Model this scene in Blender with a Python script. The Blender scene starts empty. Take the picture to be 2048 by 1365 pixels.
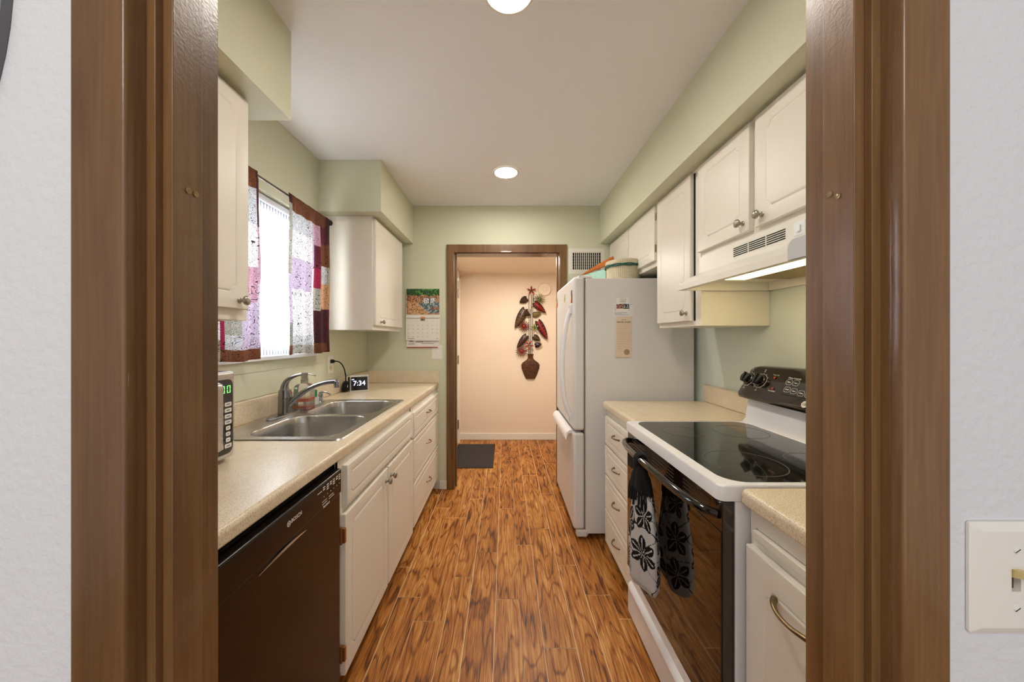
import bpy, bmesh, math, random
from mathutils import Matrix, Vector, noise
from mathutils.geometry import tessellate_polygon
random.seed(7)
S = bpy.context.scene
COL = S.collection
PI = math.pi
# ---------------------------------------------------------------- camera, world, exposure
CAMZ = 1.306
cam_d = bpy.data.cameras.new('camera'); cam = bpy.data.objects.new('camera', cam_d); COL.objects.link(cam)
cam.location = (0, 0, CAMZ); cam.rotation_euler = (PI/2, 0, 0)
cam_d.sensor_width = 36; cam_d.lens = 36*685/2048; cam_d.clip_start = 0.01
cam_d.shift_x = 14/2048; cam_d.shift_y = -7.5/2048
S.camera = cam
S.view_settings.view_transform = 'Standard'; S.view_settings.look = 'None'
S.view_settings.gamma = 1; S.view_settings.use_curve_mapping = False
S.view_settings.exposure = 1.02
w = bpy.data.worlds.new('world'); S.world = w; w.use_nodes = True
w.node_tree.nodes['Background'].inputs[0].default_value = (0.93, 0.96, 1.0, 1)
w.node_tree.nodes['Background'].inputs[1].default_value = 0.50

def lamp(name, kind, loc, power, color, rot=(0, 0, 0), **kw):
    d = bpy.data.lights.new(name, kind); d.energy = power; d.color = color
    for k, v in kw.items(): setattr(d, k, v)
    o = bpy.data.objects.new(name, d); COL.objects.link(o); o.location = loc; o.rotation_euler = rot
    return o
CAN_EMIT = 72.0          # brightness of the two recessed ceiling lamps
HALL_POWER = 9.0        # unseen fill light added to brighten the hall beyond
DINING_POWER = 6.0       # added fill light, out of view in the room the camera stands in
WINDOW_POWER = 190.0      # overcast sky outside the sink window
lamp('daylight_outside_window', 'AREA', (-1.85, 1.7, 1.75), WINDOW_POWER, (.93, .97, 1), rot=(0, -PI/2, 0), shape='RECTANGLE', size=1.5, size_y=1.6)
lamp('hall_fill_light', 'AREA', (0.15, 3.45, 2.09), HALL_POWER, (1, .95, .88), shape='DISK', size=.3)
lamp('dining_fill_light', 'AREA', (-0.3, -0.9, 2.35), DINING_POWER, (1, .95, .88), rot=(math.radians(25), 0, 0), shape='DISK', size=.5)

# ---------------------------------------------------------------- helpers
def C(h):
    h = h.lstrip('#')
    return tuple(((c/12.92) if c <= .04045 else ((c+.055)/1.055)**2.4) for c in (int(h[i:i+2], 16)/255 for i in (0, 2, 4)))
def nt(m): return m.node_tree.nodes, m.node_tree.links
def mat(name, col, rough=.5, metal=0, coat=0, bump=0, bscale=200, vary=0, vscale=8, trans=0, ior=1.45, spec=.5, emit=None, estr=0, sss=0):
    m = bpy.data.materials.new(name); m.use_nodes = True
    N, L = nt(m); p = N['Principled BSDF']
    c = C(col) if isinstance(col, str) else col
    p.inputs['Base Color'].default_value = (*c, 1); p.inputs['Roughness'].default_value = rough
    p.inputs['Metallic'].default_value = metal; p.inputs['Coat Weight'].default_value = coat
    p.inputs['Transmission Weight'].default_value = trans; p.inputs['IOR'].default_value = ior
    p.inputs['Specular IOR Level'].default_value = spec
    if emit is not None:
        p.inputs['Emission Color'].default_value = (*emit, 1); p.inputs['Emission Strength'].default_value = estr
    if bump or vary:
        tc = N.new('ShaderNodeTexCoord')
    if bump:
        n = N.new('ShaderNodeTexNoise'); n.inputs['Scale'].default_value = bscale; n.inputs['Detail'].default_value = 3
        b = N.new('ShaderNodeBump'); b.inputs['Strength'].default_value = bump; b.inputs['Distance'].default_value = .002
        L.new(tc.outputs['Object'], n.inputs['Vector']); L.new(n.outputs['Fac'], b.inputs['Height']); L.new(b.outputs['Normal'], p.inputs['Normal'])
    if vary:
        n = N.new('ShaderNodeTexNoise'); n.inputs['Scale'].default_value = vscale; n.inputs['Detail'].default_value = 4
        r = N.new('ShaderNodeMapRange'); r.inputs['To Min'].default_value = 1-vary; r.inputs['To Max'].default_value = 1+vary
        h = N.new('ShaderNodeHueSaturation'); h.inputs['Color'].default_value = (*c, 1)
        L.new(tc.outputs['Object'], n.inputs['Vector']); L.new(n.outputs['Fac'], r.inputs['Value'])
        L.new(r.outputs['Result'], h.inputs['Value']); L.new(h.outputs['Color'], p.inputs['Base Color'])
    return m
def ramp(N, stops, interp='LINEAR'):
    r = N.new('ShaderNodeValToRGB'); r.color_ramp.interpolation = interp
    e = r.color_ramp.elements
    while len(e) < len(stops): e.new(.5)
    for i, (p, c) in enumerate(stops):
        e[i].position = p; e[i].color = (*(C(c) if isinstance(c, str) else c), 1)
    return r
def mth(N, L, op, a, b=None, c=None):
    n = N.new('ShaderNodeMath'); n.operation = op
    for i, v in enumerate((a, b, c)):
        if v is None: continue
        if isinstance(v, (int, float)): n.inputs[i].default_value = v
        else: L.new(v, n.inputs[i])
    return n.outputs[0]

W = {}                      # world origin of every object
class MB:
    def __init__(s):
        s.bm = bmesh.new(); s.uv = s.bm.loops.layers.uv.new('UVMap'); s.mi = 0
        s.col = None
    def colors(s):
        if s.col is None: s.col = s.bm.loops.layers.float_color.new('Col')
        return s.col
    def face(s, vs):
        try:
            f = s.bm.faces.new(vs); f.material_index = s.mi; return f
        except ValueError: return None
    def v(s, p, M=None):
        p = Vector(p); return s.bm.verts.new(M @ p if M is not None else p)
    def box(s, x0, x1, y0, y1, z0, z1, bevel=0, seg=2, M=None):
        x0, x1 = sorted((x0, x1)); y0, y1 = sorted((y0, y1)); z0, z1 = sorted((z0, z1))
        vs = [s.v(p, M) for p in ((x0,y0,z0),(x1,y0,z0),(x1,y1,z0),(x0,y1,z0),(x0,y0,z1),(x1,y0,z1),(x1,y1,z1),(x0,y1,z1))]
        fs = [s.face([vs[i] for i in q]) for q in ((3,2,1,0),(4,5,6,7),(0,1,5,4),(1,2,6,5),(2,3,7,6),(3,0,4,7))]
        if bevel:
            es = list({e for f in fs for e in f.edges})
            r = bmesh.ops.bevel(s.bm, geom=es, offset=bevel, segments=seg, affect='EDGES', profile=.5, clamp_overlap=True)
            for f in r['faces']: f.material_index = s.mi
        return s
    def loft(s, loops, closed=True, cap0=False, cap1=False):
        rows = [[s.v(p) for p in lp] for lp in loops]
        n = len(rows[0])
        for a, b in zip(rows, rows[1:]):
            for i in range(n if closed else n-1):
                j = (i+1) % n
                s.face([a[i], a[j], b[j], b[i]])
        if cap0: s.face(list(reversed(rows[0])))
        if cap1: s.face(rows[-1])
        return rows
    def lathe(s, prof, M, seg=24, cap0=True, cap1=True):
        loops = [[M @ Vector((max(r, 1e-5)*math.cos(2*PI*k/seg), max(r, 1e-5)*math.sin(2*PI*k/seg), z)) for k in range(seg)] for r, z in prof]
        s.loft(loops, True, cap0, cap1); return s
    def tube(s, path, rad, seg=10, flat=None, cap=True):
        P = [Vector(p) for p in path]; n = len(P)
        R = rad if isinstance(rad, (list, tuple)) else [rad]*n
        T = [(P[min(i+1, n-1)]-P[max(i-1, 0)]).normalized() for i in range(n)]
        up = Vector((0, 0, 1)) if abs(T[0].z) < .9 else Vector((1, 0, 0))
        u = T[0].cross(up).normalized(); loops = []
        for i in range(n):
            u = (u - T[i]*u.dot(T[i])).normalized(); vv = T[i].cross(u)
            fa = flat if flat else 1
            loops.append([P[i] + u*math.cos(2*PI*k/seg)*R[i]*fa + vv*math.sin(2*PI*k/seg)*R[i] for k in range(seg)])
        s.loft(loops, True, cap, cap); return s
    def prism(s, poly, M, d0, d1):
        """poly: 2-D points, extruded along local z from d0 to d1"""
        a = [s.v((x, y, d0), M) for x, y in poly]; b = [s.v((x, y, d1), M) for x, y in poly]
        n = len(poly)
        for i in range(n): s.face([a[i], a[(i+1) % n], b[(i+1) % n], b[i]])
        s.fill([[v for v in a]]); s.fill([[v for v in b]])
        return s
    def fill(s, loops):
        pts = [[v.co.copy() for v in lp] for lp in loops]; flat = [v for lp in loops for v in lp]
        for t in tessellate_polygon(pts): s.face([flat[i] for i in t])
    def image(s, M, w, h, nx, ny, fn, bulge=None):
        cl = s.colors()
        g = [[s.v((w*i/nx, h*j/ny, 0), M) if bulge is None else s.v(bulge(i/nx, j/ny), M) for i in range(nx+1)] for j in range(ny+1)]
        for j in range(ny):
            for i in range(nx):
                f = s.face([g[j][i], g[j][i+1], g[j+1][i+1], g[j+1][i]])
                c = fn((i+.5)/nx, (j+.5)/ny)
                for lp in f.loops: lp[cl] = (*c, 1)
        return g
    def paint(s, c, start):
        """colour every face made since there were `start` faces"""
        cl = s.colors(); s.bm.faces.ensure_lookup_table()
        for f in s.bm.faces[start:]:
            for lp in f.loops: lp[cl] = (*c, 1)
    def text(s, txt, size, M, ext=.0003, align='CENTER'):
        cu = bpy.data.curves.new('t', 'FONT'); cu.body = txt; cu.size = size; cu.extrude = ext; cu.align_x = align; cu.align_y = 'CENTER'; cu.resolution_u = 3
        o = bpy.data.objects.new('t', cu); COL.objects.link(o)
        bpy.context.view_layer.update()
        me = bpy.data.meshes.new_from_object(o.evaluated_get(bpy.context.evaluated_depsgraph_get()))
        me.transform(M)
        k = len(s.bm.faces)
        s.bm.from_mesh(me); s.bm.faces.ensure_lookup_table()
        for f in s.bm.faces[k:]: f.material_index = s.mi
        bpy.data.objects.remove(o); bpy.data.curves.remove(cu); bpy.data.meshes.remove(me)
        return s
    def build(s, name, mats, parent=None, smooth=50, recalc=True):
        if not isinstance(mats, (list, tuple)): mats = [mats]
        bm = s.bm
        if recalc: bmesh.ops.recalc_face_normals(bm, faces=bm.faces)
        me = bpy.data.meshes.new(name)
        if parent is None:
            lo = Vector([min(v.co[i] for v in bm.verts) for i in range(3)]); hi = Vector([max(v.co[i] for v in bm.verts) for i in range(3)])
            org = Vector(((lo.x+hi.x)/2, (lo.y+hi.y)/2, lo.z))
        else: org = W[parent.name]
        bmesh.ops.translate(bm, verts=bm.verts, vec=-org)
        bm.to_mesh(me); bm.free()
        for m in mats: me.materials.append(m)
        if smooth:
            me.shade_smooth(); me.set_sharp_from_angle(angle=math.radians(smooth))
        o = bpy.data.objects.new(name, me); COL.objects.link(o)
        if smooth: o.modifiers.new('flat_faces', 'WEIGHTED_NORMAL').keep_sharp = True
        if parent is not None: o.parent = parent
        else: o.location = org
        W[o.name] = org
        return o
def thing(name, loc, label, cat, group=None):
    o = bpy.data.objects.new(name, None); COL.objects.link(o); o.location = loc; o.empty_display_size = .05
    W[o.name] = Vector(loc); return tag(o, label, cat, group)
def tag(o, label, cat, group=None):
    o['label'] = label; o['category'] = cat
    if group: o['group'] = group
    return o
def struct(o, label=None):
    o['kind'] = 'structure'
    if label: o['label'] = label
    return o
def basis(x, y, z, o): return Matrix(((x[0], y[0], z[0], o[0]), (x[1], y[1], z[1], o[1]), (x[2], y[2], z[2], o[2]), (0, 0, 0, 1)))
def ML(x, y, z): return basis((0,1,0), (0,0,1), (1,0,0), (x, y, z))      # a face that looks towards +x
def MR(x, y, z): return basis((0,-1,0), (0,0,1), (-1,0,0), (x, y, z))    # a face that looks towards -x
def MF(x, y, z): return basis((1,0,0), (0,0,1), (0,-1,0), (x, y, z))     # a face that looks towards -y
def MU(x, y, z): return Matrix.Translation((x, y, z))                    # a face that looks up
def bez(p0, p1, p2, p3, n=12):
    p0, p1, p2, p3 = map(Vector, (p0, p1, p2, p3)); r = []
    for i in range(n+1):
        t = i/n; r.append(p0*(1-t)**3 + p1*3*t*(1-t)**2 + p2*3*t*t*(1-t) + p3*t**3)
    return r
def rrect(x0, x1, y0, y1, r, n=6):
    pts = []
    for cx, cy, a in ((x1-r, y1-r, 0), (x0+r, y1-r, PI/2), (x0+r, y0+r, PI), (x1-r, y0+r, 1.5*PI)):
        for k in range(n+1):
            t = a + PI/2*k/n; pts.append((cx+r*math.cos(t), cy+r*math.sin(t)))
    return pts
def groove_loop(w, h, d, r, e, n=5):
    pts = []; R = r+e; k = math.sqrt(max(R*R-e*e, 1e-9)); a0 = math.asin(min(1, e/R))
    for cx, cy, rot in ((d, d, 0), (w-d, d, PI/2), (w-d, h-d, PI), (d, h-d, 1.5*PI)):
        for i in range(n+1):
            t = (PI/2-a0) - (PI/2-2*a0)*i/n       # from the vertical side round to the horizontal side
            x, y = R*math.cos(t), R*math.sin(t)
            pts.append((cx + x*math.cos(rot)-y*math.sin(rot), cy + x*math.sin(rot)+y*math.cos(rot)))
    return pts
def panel(mb, M, w, h, t=.019, d=.045, r=.022, g=.0035, depth=.003, ease=.003):
    """cabinet front with eased edges and a routed line with scooped corners; front face at local z=0"""
    ring = lambda i, z: [mb.v(p, M) for p in ((i,i,z),(w-i,i,z),(w-i,h-i,z),(i,h-i,z))]
    back, side, front = ring(0, -t), ring(0, -ease), ring(ease, 0)
    for a, b in ((back, side), (side, front)):
        for i in range(4): mb.face([a[i], a[(i+1)%4], b[(i+1)%4], b[i]])
    mb.face(list(reversed(back)))
    if not d: mb.face(front); return
    mk = lambda e, z: [mb.v((x, y, z), M) for x, y in groove_loop(w, h, d, r, e)]
    A, B, D = mk(0, 0), mk(g, -depth), mk(2*g, 0)
    mb.fill([front, A])
    for a, b in ((A, B), (B, D)):
        for i in range(len(a)): mb.face([a[i], a[(i+1) % len(a)], b[(i+1) % len(a)], b[i]])
    mb.fill([D])
def knob(M, parent, mtl):
    m = MB(); m.lathe([(.0095, 0), (.0095, .002), (.006, .004), (.0048, .009), (.006, .014), (.013, .018), (.0155, .022), (.015, .026), (.011, .029), (.005, .0305)], M, 20)
    return m.build('knob', mtl, parent)
def pull(M, parent, mtl, L=.085, out=.024, r=.0042):
    """arched bar pull along local x"""
    m = MB(); pts = []; rad = []
    for i in range(17):
        t = i/16; x = (t-.5)*L; pts.append(M @ Vector((x, 0, .002+out*math.sin(PI*t)**.75))); rad.append(r*(1.25-.45*math.sin(PI*t)))
    m.tube(pts, rad, 8)
    for sx in (-1, 1): m.lathe([(.0065, 0), (.0065, .002), (.004, .004)], M @ Matrix.Translation((sx*L*.485, 0, 0)), 10)
    return m.build('pull', mtl, parent)

# ---------------------------------------------------------------- materials
WHITE_PAINT = mat('cabinet_paint', '#ece6d8', .38, bump=.05, bscale=60)
CEIL = mat('ceiling_paint', '#f1f0ef', .8, bump=.25, bscale=160)
SAGE = mat('sage_wall_paint', '#d5d5ba', .6, bump=.12, bscale=140)
SAGE_R = mat('aqua_sage_wall_paint', '#d8dfd3', .55, bump=.12, bscale=140)
PEACH = mat('peach_wall_paint', '#eedac3', .7, bump=.1, bscale=140)
DINING = mat('textured_white_wall_paint', '#dedfe2', .7, bump=.8, bscale=110)
TRIMW = mat('white_trim', '#eae4d6', .4)
VINYL = mat('white_vinyl', '#eef0f2', .35)
PLATE = mat('white_plastic_plate', '#ece9e0', .35)
IVORY = mat('ivory_plastic', '#d8c68c', .4)
APPL = mat('white_appliance_enamel', '#dedbd8', .32, bump=.12, bscale=420)
ENAMEL = mat('gloss_white_enamel', '#eeedee', .15, coat=.3)
BLACKG = mat('black_gloss', '#0b0806', .08, coat=.6, spec=.6)
BROWNBLACK = mat('brown_black_gloss', '#1d1009', .14, coat=.6, spec=.6)
DWBLACK = mat('dishwasher_black', '#140d0a', .22, spec=.5)
BLACKM = mat('matte_black', '#0d0c0c', .6)
DARK = mat('dark_void', '#171410', .9)
NICKEL = mat('brushed_nickel', '#a8a196', .28, 1)
BRASS = mat('antique_brass', '#94815f', .3, 1)
COPPER = mat('copper_hinge', '#a5703f', .4, .6)
CHROME = mat('chrome', '#c6c8cb', .12, 1)
FAUCETM = mat('satin_steel_faucet', '#8f8f90', .25, 1)
GLASS = mat('window_glass', '#ffffff', .02, trans=1, ior=1.45)
CLEARP = mat('clear_plastic', '#eef6f4', .06, trans=.92, ior=1.35)
ORANGE = mat('orange_liquid_soap', '#e8641a', .1, trans=.5, ior=1.33)
GREEN = mat('green_sponge', '#1f7f45', .8, bump=.6, bscale=300)
TEAL = mat('pale_teal_fabric', '#a8d4c4', .75, bump=.4, bscale=300)
ORWOOD = mat('orange_stained_wood', '#b5641f', .4, vary=.25, vscale=30)
GREENBAND = mat('dark_green_reed', '#1c5a4a', .6, bump=.5, bscale=200)
WHITEINK = mat('white_ink', '#e8e4dc', .5)
DARKINK = mat('dark_ink', '#2c2a2a', .6)
REDDOT = mat('red_indicator', '#c0392b', .3)
GREENLED = mat('green_led', '#2bd96b', .4, emit=C('#7cf06a'), estr=1.2)
BLUELED = mat('pale_blue_led', '#cdd8ff', .4, emit=C('#cfd8ff'), estr=1.6)
LAMPM = mat('lamp_lens', '#ffffff', .4, emit=(1, .93, .84), estr=CAN_EMIT)
HOODLENS = mat('hood_lamp_lens', '#fff3c4', .4, emit=(1, .80, .42), estr=4.5)
GREYFRAME = mat('grey_metal', '#6d6e70', .5)
MATT = mat('charcoal_mat', '#3d3735', .95, bump=1, bscale=260, vary=.5, vscale=150)
def printed(name, rough=.6, transl=0, bumpy=0):
    m = bpy.data.materials.new(name); m.use_nodes = True; N, L = nt(m); p = N['Principled BSDF']
    a = N.new('ShaderNodeVertexColor'); a.layer_name = 'Col'
    L.new(a.outputs['Color'], p.inputs['Base Color']); p.inputs['Roughness'].default_value = rough
    if transl:
        t = N.new('ShaderNodeBsdfTranslucent'); L.new(a.outputs['Color'], t.inputs['Color'])
        mx = N.new('ShaderNodeMixShader'); mx.inputs[0].default_value = transl
        L.new(p.outputs[0], mx.inputs[1]); L.new(t.outputs[0], mx.inputs[2]); L.new(mx.outputs[0], N['Material Output'].inputs['Surface'])
    return m
PRINT = printed('printed_paper', .5)
TOWELM = printed('printed_cotton', .95, .4)
ENAMELLED = printed('enamelled_leaf_metal', .35)
def blind_mat():
    m = bpy.data.materials.new('translucent_blind'); m.use_nodes = True; N, L = nt(m); p = N['Principled BSDF']
    p.inputs['Base Color'].default_value = (.9, .92, .94, 1); p.inputs['Roughness'].default_value = .6
    t = N.new('ShaderNodeBsdfTranslucent'); t.inputs['Color'].default_value = (.97, .98, 1, 1)
    mx = N.new('ShaderNodeMixShader'); mx.inputs[0].default_value = .75
    L.new(p.outputs[0], mx.inputs[1]); L.new(t.outputs[0], mx.inputs[2]); L.new(mx.outputs[0], N['Material Output'].inputs['Surface'])
    return m
BLIND = blind_mat()
def counter_mat():
    m = mat('speckled_beige_laminate', '#dcc7a2', .3); N, L = nt(m); p = N['Principled BSDF']
    tc = N.new('ShaderNodeTexCoord')
    n = N.new('ShaderNodeTexNoise'); n.inputs['Scale'].default_value = 330; n.inputs['Detail'].default_value = 2
    n2 = N.new('ShaderNodeTexNoise'); n2.inputs['Scale'].default_value = 14; n2.inputs['Detail'].default_value = 4
    r = ramp(N, [(.30, '#b39b7c'), (.42, '#dccbae'), (.55, '#e6d7bb'), (.72, '#f0e5d0')])
    mx = N.new('ShaderNodeMix'); mx.data_type = 'RGBA'; mx.blend_type = 'MULTIPLY'; mx.inputs[0].default_value = .35
    r2 = ramp(N, [(.3, '#e2d6c2'), (.7, '#ffffff')])
    L.new(tc.outputs['Object'], n.inputs['Vector']); L.new(tc.outputs['Object'], n2.inputs['Vector'])
    L.new(n.outputs['Fac'], r.inputs[0]); L.new(n2.outputs['Fac'], r2.inputs[0])
    L.new(r.outputs[0], mx.inputs[6]); L.new(r2.outputs[0], mx.inputs[7]); L.new(mx.outputs[2], p.inputs['Base Color'])
    return m
COUNTER = counter_mat()
def steel_mat():
    m = mat('brushed_stainless', '#c4c2be', .3, 1); N, L = nt(m); p = N['Principled BSDF']
    tc = N.new('ShaderNodeTexCoord'); mp = N.new('ShaderNodeMapping'); mp.inputs['Scale'].default_value = (900, 12, 900)
    n = N.new('ShaderNodeTexNoise'); n.inputs['Scale'].default_value = 1
    r = N.new('ShaderNodeMapRange'); r.inputs['To Min'].default_value = .25; r.inputs['To Max'].default_value = .31
    L.new(tc.outputs['Object'], mp.inputs[0]); L.new(mp.outputs[0], n.inputs['Vector']); L.new(n.outputs['Fac'], r.inputs[0]); L.new(r.outputs[0], p.inputs['Roughness'])
    return m
STEEL = steel_mat()
def casing_mat():
    m = mat('dark_stained_birch', '#6b4a2e', .33, coat=.25); N, L = nt(m); p = N['Principled BSDF']
    tc = N.new('ShaderNodeTexCoord'); mp = N.new('ShaderNodeMapping'); mp.inputs['Scale'].default_value = (9, 9, .9)
    n = N.new('ShaderNodeTexNoise'); n.inputs['Scale'].default_value = 1.0; n.inputs['Detail'].default_value = 5; n.inputs['Distortion'].default_value = 1.1
    mp2 = N.new('ShaderNodeMapping'); mp2.inputs['Scale'].default_value = (260, 260, 9)
    n2 = N.new('ShaderNodeTexNoise'); n2.inputs['Scale'].default_value = 1; n2.inputs['Detail'].default_value = 2
    r = ramp(N, [(.28, '#5d4126'), (.44, '#745331'), (.6, '#82603b'), (.75, '#684a2b')])
    r2 = ramp(N, [(.3, '#ddd2c8'), (.65, '#ffffff')])
    mx = N.new('ShaderNodeMix'); mx.data_type = 'RGBA'; mx.blend_type = 'MULTIPLY'; mx.inputs[0].default_value = .6
    L.new(tc.outputs['Object'], mp.inputs[0]); L.new(mp.outputs[0], n.inputs['Vector']); L.new(tc.outputs['Object'], mp2.inputs[0]); L.new(mp2.outputs[0], n2.inputs['Vector'])
    L.new(n.outputs['Fac'], r.inputs[0]); L.new(n2.outputs['Fac'], r2.inputs[0]); L.new(r.outputs[0], mx.inputs[6]); L.new(r2.outputs[0], mx.inputs[7])
    L.new(mx.outputs[2], p.inputs['Base Color'])
    n3 = N.new('ShaderNodeTexNoise'); n3.inputs['Scale'].default_value = 260
    b = N.new('ShaderNodeBump'); b.inputs['Strength'].default_value = .12; b.inputs['Distance'].default_value = .002
    L.new(tc.outputs['Object'], n3.inputs['Vector']); L.new(n3.outputs['Fac'], b.inputs['Height']); L.new(b.outputs[0], p.inputs['Normal'])
    return m
CASING = casing_mat()
def floor_mat():
    m = mat('wood_look_plank', '#a5622a', .40, spec=.35); N, L = nt(m); p = N['Principled BSDF']
    uv = N.new('ShaderNodeUVMap'); uv.uv_map = 'UVMap'; at = N.new('ShaderNodeVertexColor'); at.layer_name = 'Col'
    sp = N.new('ShaderNodeSeparateXYZ'); L.new(uv.outputs[0], sp.inputs[0]); sc = N.new('ShaderNodeSeparateColor'); L.new(at.outputs[0], sc.inputs[0])
    u, v = sp.outputs[0], sp.outputs[1]; rnd, rnd2 = sc.outputs[0], sc.outputs[1]
    def vec(su, sv, sz=37.0):
        c = N.new('ShaderNodeCombineXYZ'); L.new(mth(N, L, 'MULTIPLY', u, su), c.inputs[0]); L.new(mth(N, L, 'MULTIPLY', v, sv), c.inputs[1]); L.new(mth(N, L, 'MULTIPLY', rnd, sz), c.inputs[2]); return c.outputs[0]
    def noi(vv, det=3, dist=0, scale=1):
        n = N.new('ShaderNodeTexNoise'); n.inputs['Scale'].default_value = scale; n.inputs['Detail'].default_value = det; n.inputs['Distortion'].default_value = dist; L.new(vv, n.inputs['Vector']); return n.outputs['Fac']
    big = noi(vec(1.5, 10), 2, .15)
    vo = N.new('ShaderNodeTexVoronoi'); vo.inputs['Scale'].default_value = 1; L.new(vec(2.0, 8.0, 61), vo.inputs['Vector'])
    kd = vo.outputs['Distance']
    field = mth(N, L, 'ADD', mth(N, L, 'MULTIPLY', big, 55), mth(N, L, 'MULTIPLY', mth(N, L, 'POWER', kd, .6), 16))
    rings = mth(N, L, 'MULTIPLY_ADD', mth(N, L, 'SINE', field), .5, .5)
    fine = noi(vec(10, 420), 2, .2); pat = noi(vec(5, 16), 3)
    streak = noi(vec(3, 120), 4, .6)
    knot = mth(N, L, 'SUBTRACT', 1, mth(N, L, 'MINIMUM', mth(N, L, 'MULTIPLY', kd, 4.5), 1))
    t = mth(N, L, 'MULTIPLY_ADD', mth(N, L, 'POWER', rings, 7), -.30, .60)
    pore = noi(vec(7, 260, 11), 2, .3)
    t = mth(N, L, 'SUBTRACT', t, mth(N, L, 'MULTIPLY', mth(N, L, 'GREATER_THAN', pore, .60), .20))
    t = mth(N, L, 'ADD', t, mth(N, L, 'MULTIPLY', mth(N, L, 'LESS_THAN', pore, .36), .16))
    t = mth(N, L, 'ADD', t, mth(N, L, 'MULTIPLY', mth(N, L, 'SUBTRACT', fine, .5), .8))
    t = mth(N, L, 'ADD', t, mth(N, L, 'MULTIPLY', mth(N, L, 'SUBTRACT', pat, .5), .75))
    t = mth(N, L, 'ADD', t, mth(N, L, 'MULTIPLY', mth(N, L, 'SUBTRACT', streak, .5), .5))
    t = mth(N, L, 'ADD', t, mth(N, L, 'MULTIPLY', mth(N, L, 'SUBTRACT', rnd2, .5), .16))
    t = mth(N, L, 'SUBTRACT', t, mth(N, L, 'MULTIPLY', knot, .32))
    r = ramp(N, [(.05, '#331a09'), (.28, '#754217'), (.48, '#a06024'), (.66, '#b67733'), (.95, '#dba968')])
    L.new(t, r.inputs[0]); L.new(r.outputs[0], p.inputs['Base Color'])
    b = N.new('ShaderNodeBump'); b.inputs['Strength'].default_value = .25; b.inputs['Distance'].default_value = .002
    L.new(t, b.inputs['Height']); L.new(b.outputs[0], p.inputs['Normal'])
    return m
PLANK = floor_mat()
GROUT = mat('pale_grout', '#e0c8a4', .8)
def weave_mat(name, a, b, su, sv):
    m = mat(name, a, .7); N, L = nt(m); p = N['Principled BSDF']
    uv = N.new('ShaderNodeUVMap'); uv.uv_map = 'UVMap'
    br = N.new('ShaderNodeTexBrick'); br.inputs['Scale'].default_value = 1; br.inputs['Color1'].default_value = (*C(a), 1); br.inputs['Color2'].default_value = (*C(b), 1)
    br.inputs['Mortar'].default_value = (*[c*.35 for c in C(b)], 1); br.inputs['Mortar Size'].default_value = .05; br.inputs['Brick Width'].default_value = 1; br.inputs['Row Height'].default_value = .45
    mp = N.new('ShaderNodeMapping'); mp.inputs['Scale'].default_value = (su, sv, 1)
    L.new(uv.outputs[0], mp.inputs[0]); L.new(mp.outputs[0], br.inputs['Vector']); L.new(br.outputs[0], p.inputs['Base Color'])
    bp = N.new('ShaderNodeBump'); bp.inputs['Strength'].default_value = .6; bp.inputs['Distance'].default_value = .003; L.new(br.outputs['Fac'], bp.inputs['Height']); bp.invert = True; L.new(bp.outputs[0], p.inputs['Normal'])
    return m
WICKER = weave_mat('cream_wicker', '#eadfc2', '#dccfa9', 26, 14)
VASEWEAVE = weave_mat('woven_copper_metal', '#7d4c24', '#2c150a', 12, 26)
def curtain_mat():
    m = printed('patchwork_voile', .9, .17); N, L = nt(m); p = N['Principled BSDF']
    uv = N.new('ShaderNodeUVMap'); uv.uv_map = 'UVMap'
    n = N.new('ShaderNodeTexNoise'); n.inputs['Scale'].default_value = 3.2; n.inputs['Detail'].default_value = 1; n.inputs['Distortion'].default_value = 2.4
    L.new(uv.outputs[0], n.inputs['Vector'])
    s = mth(N, L, 'ABSOLUTE', mth(N, L, 'SINE', mth(N, L, 'MULTIPLY', n.outputs['Fac'], 34)))
    ln = mth(N, L, 'GREATER_THAN', s, .30)
    a = [x for x in N if x.bl_idname == 'ShaderNodeVertexColor'][0]
    mx = N.new('ShaderNodeMix'); mx.data_type = 'RGBA'; mx.inputs[0].default_value = 1; mx.blend_type = 'MULTIPLY'
    rr = ramp(N, [(0, '#4d474b'), (1, '#ffffff')]); L.new(ln, rr.inputs[0])
    L.new(a.outputs[0], mx.inputs[6]); L.new(rr.outputs[0], mx.inputs[7])
    for x in N:
        if x.bl_idname == 'ShaderNodeBsdfTranslucent': L.new(mx.outputs[2], x.inputs['Color'])
    L.new(mx.outputs[2], p.inputs['Base Color'])
    return m
CURTAIN = curtain_mat()
# ================================================================ THE SETTING
XL, XR, YB, CEILZ = -1.19, 1.24, 2.95, 2.44        # kitchen: left wall, right wall, back wall, ceiling
YN0, YN1 = .37, .472                               # wall with the doorway between the two rooms
JL, JR = -.395, .414                               # its clear opening
HALL_Y = 4.364
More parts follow.
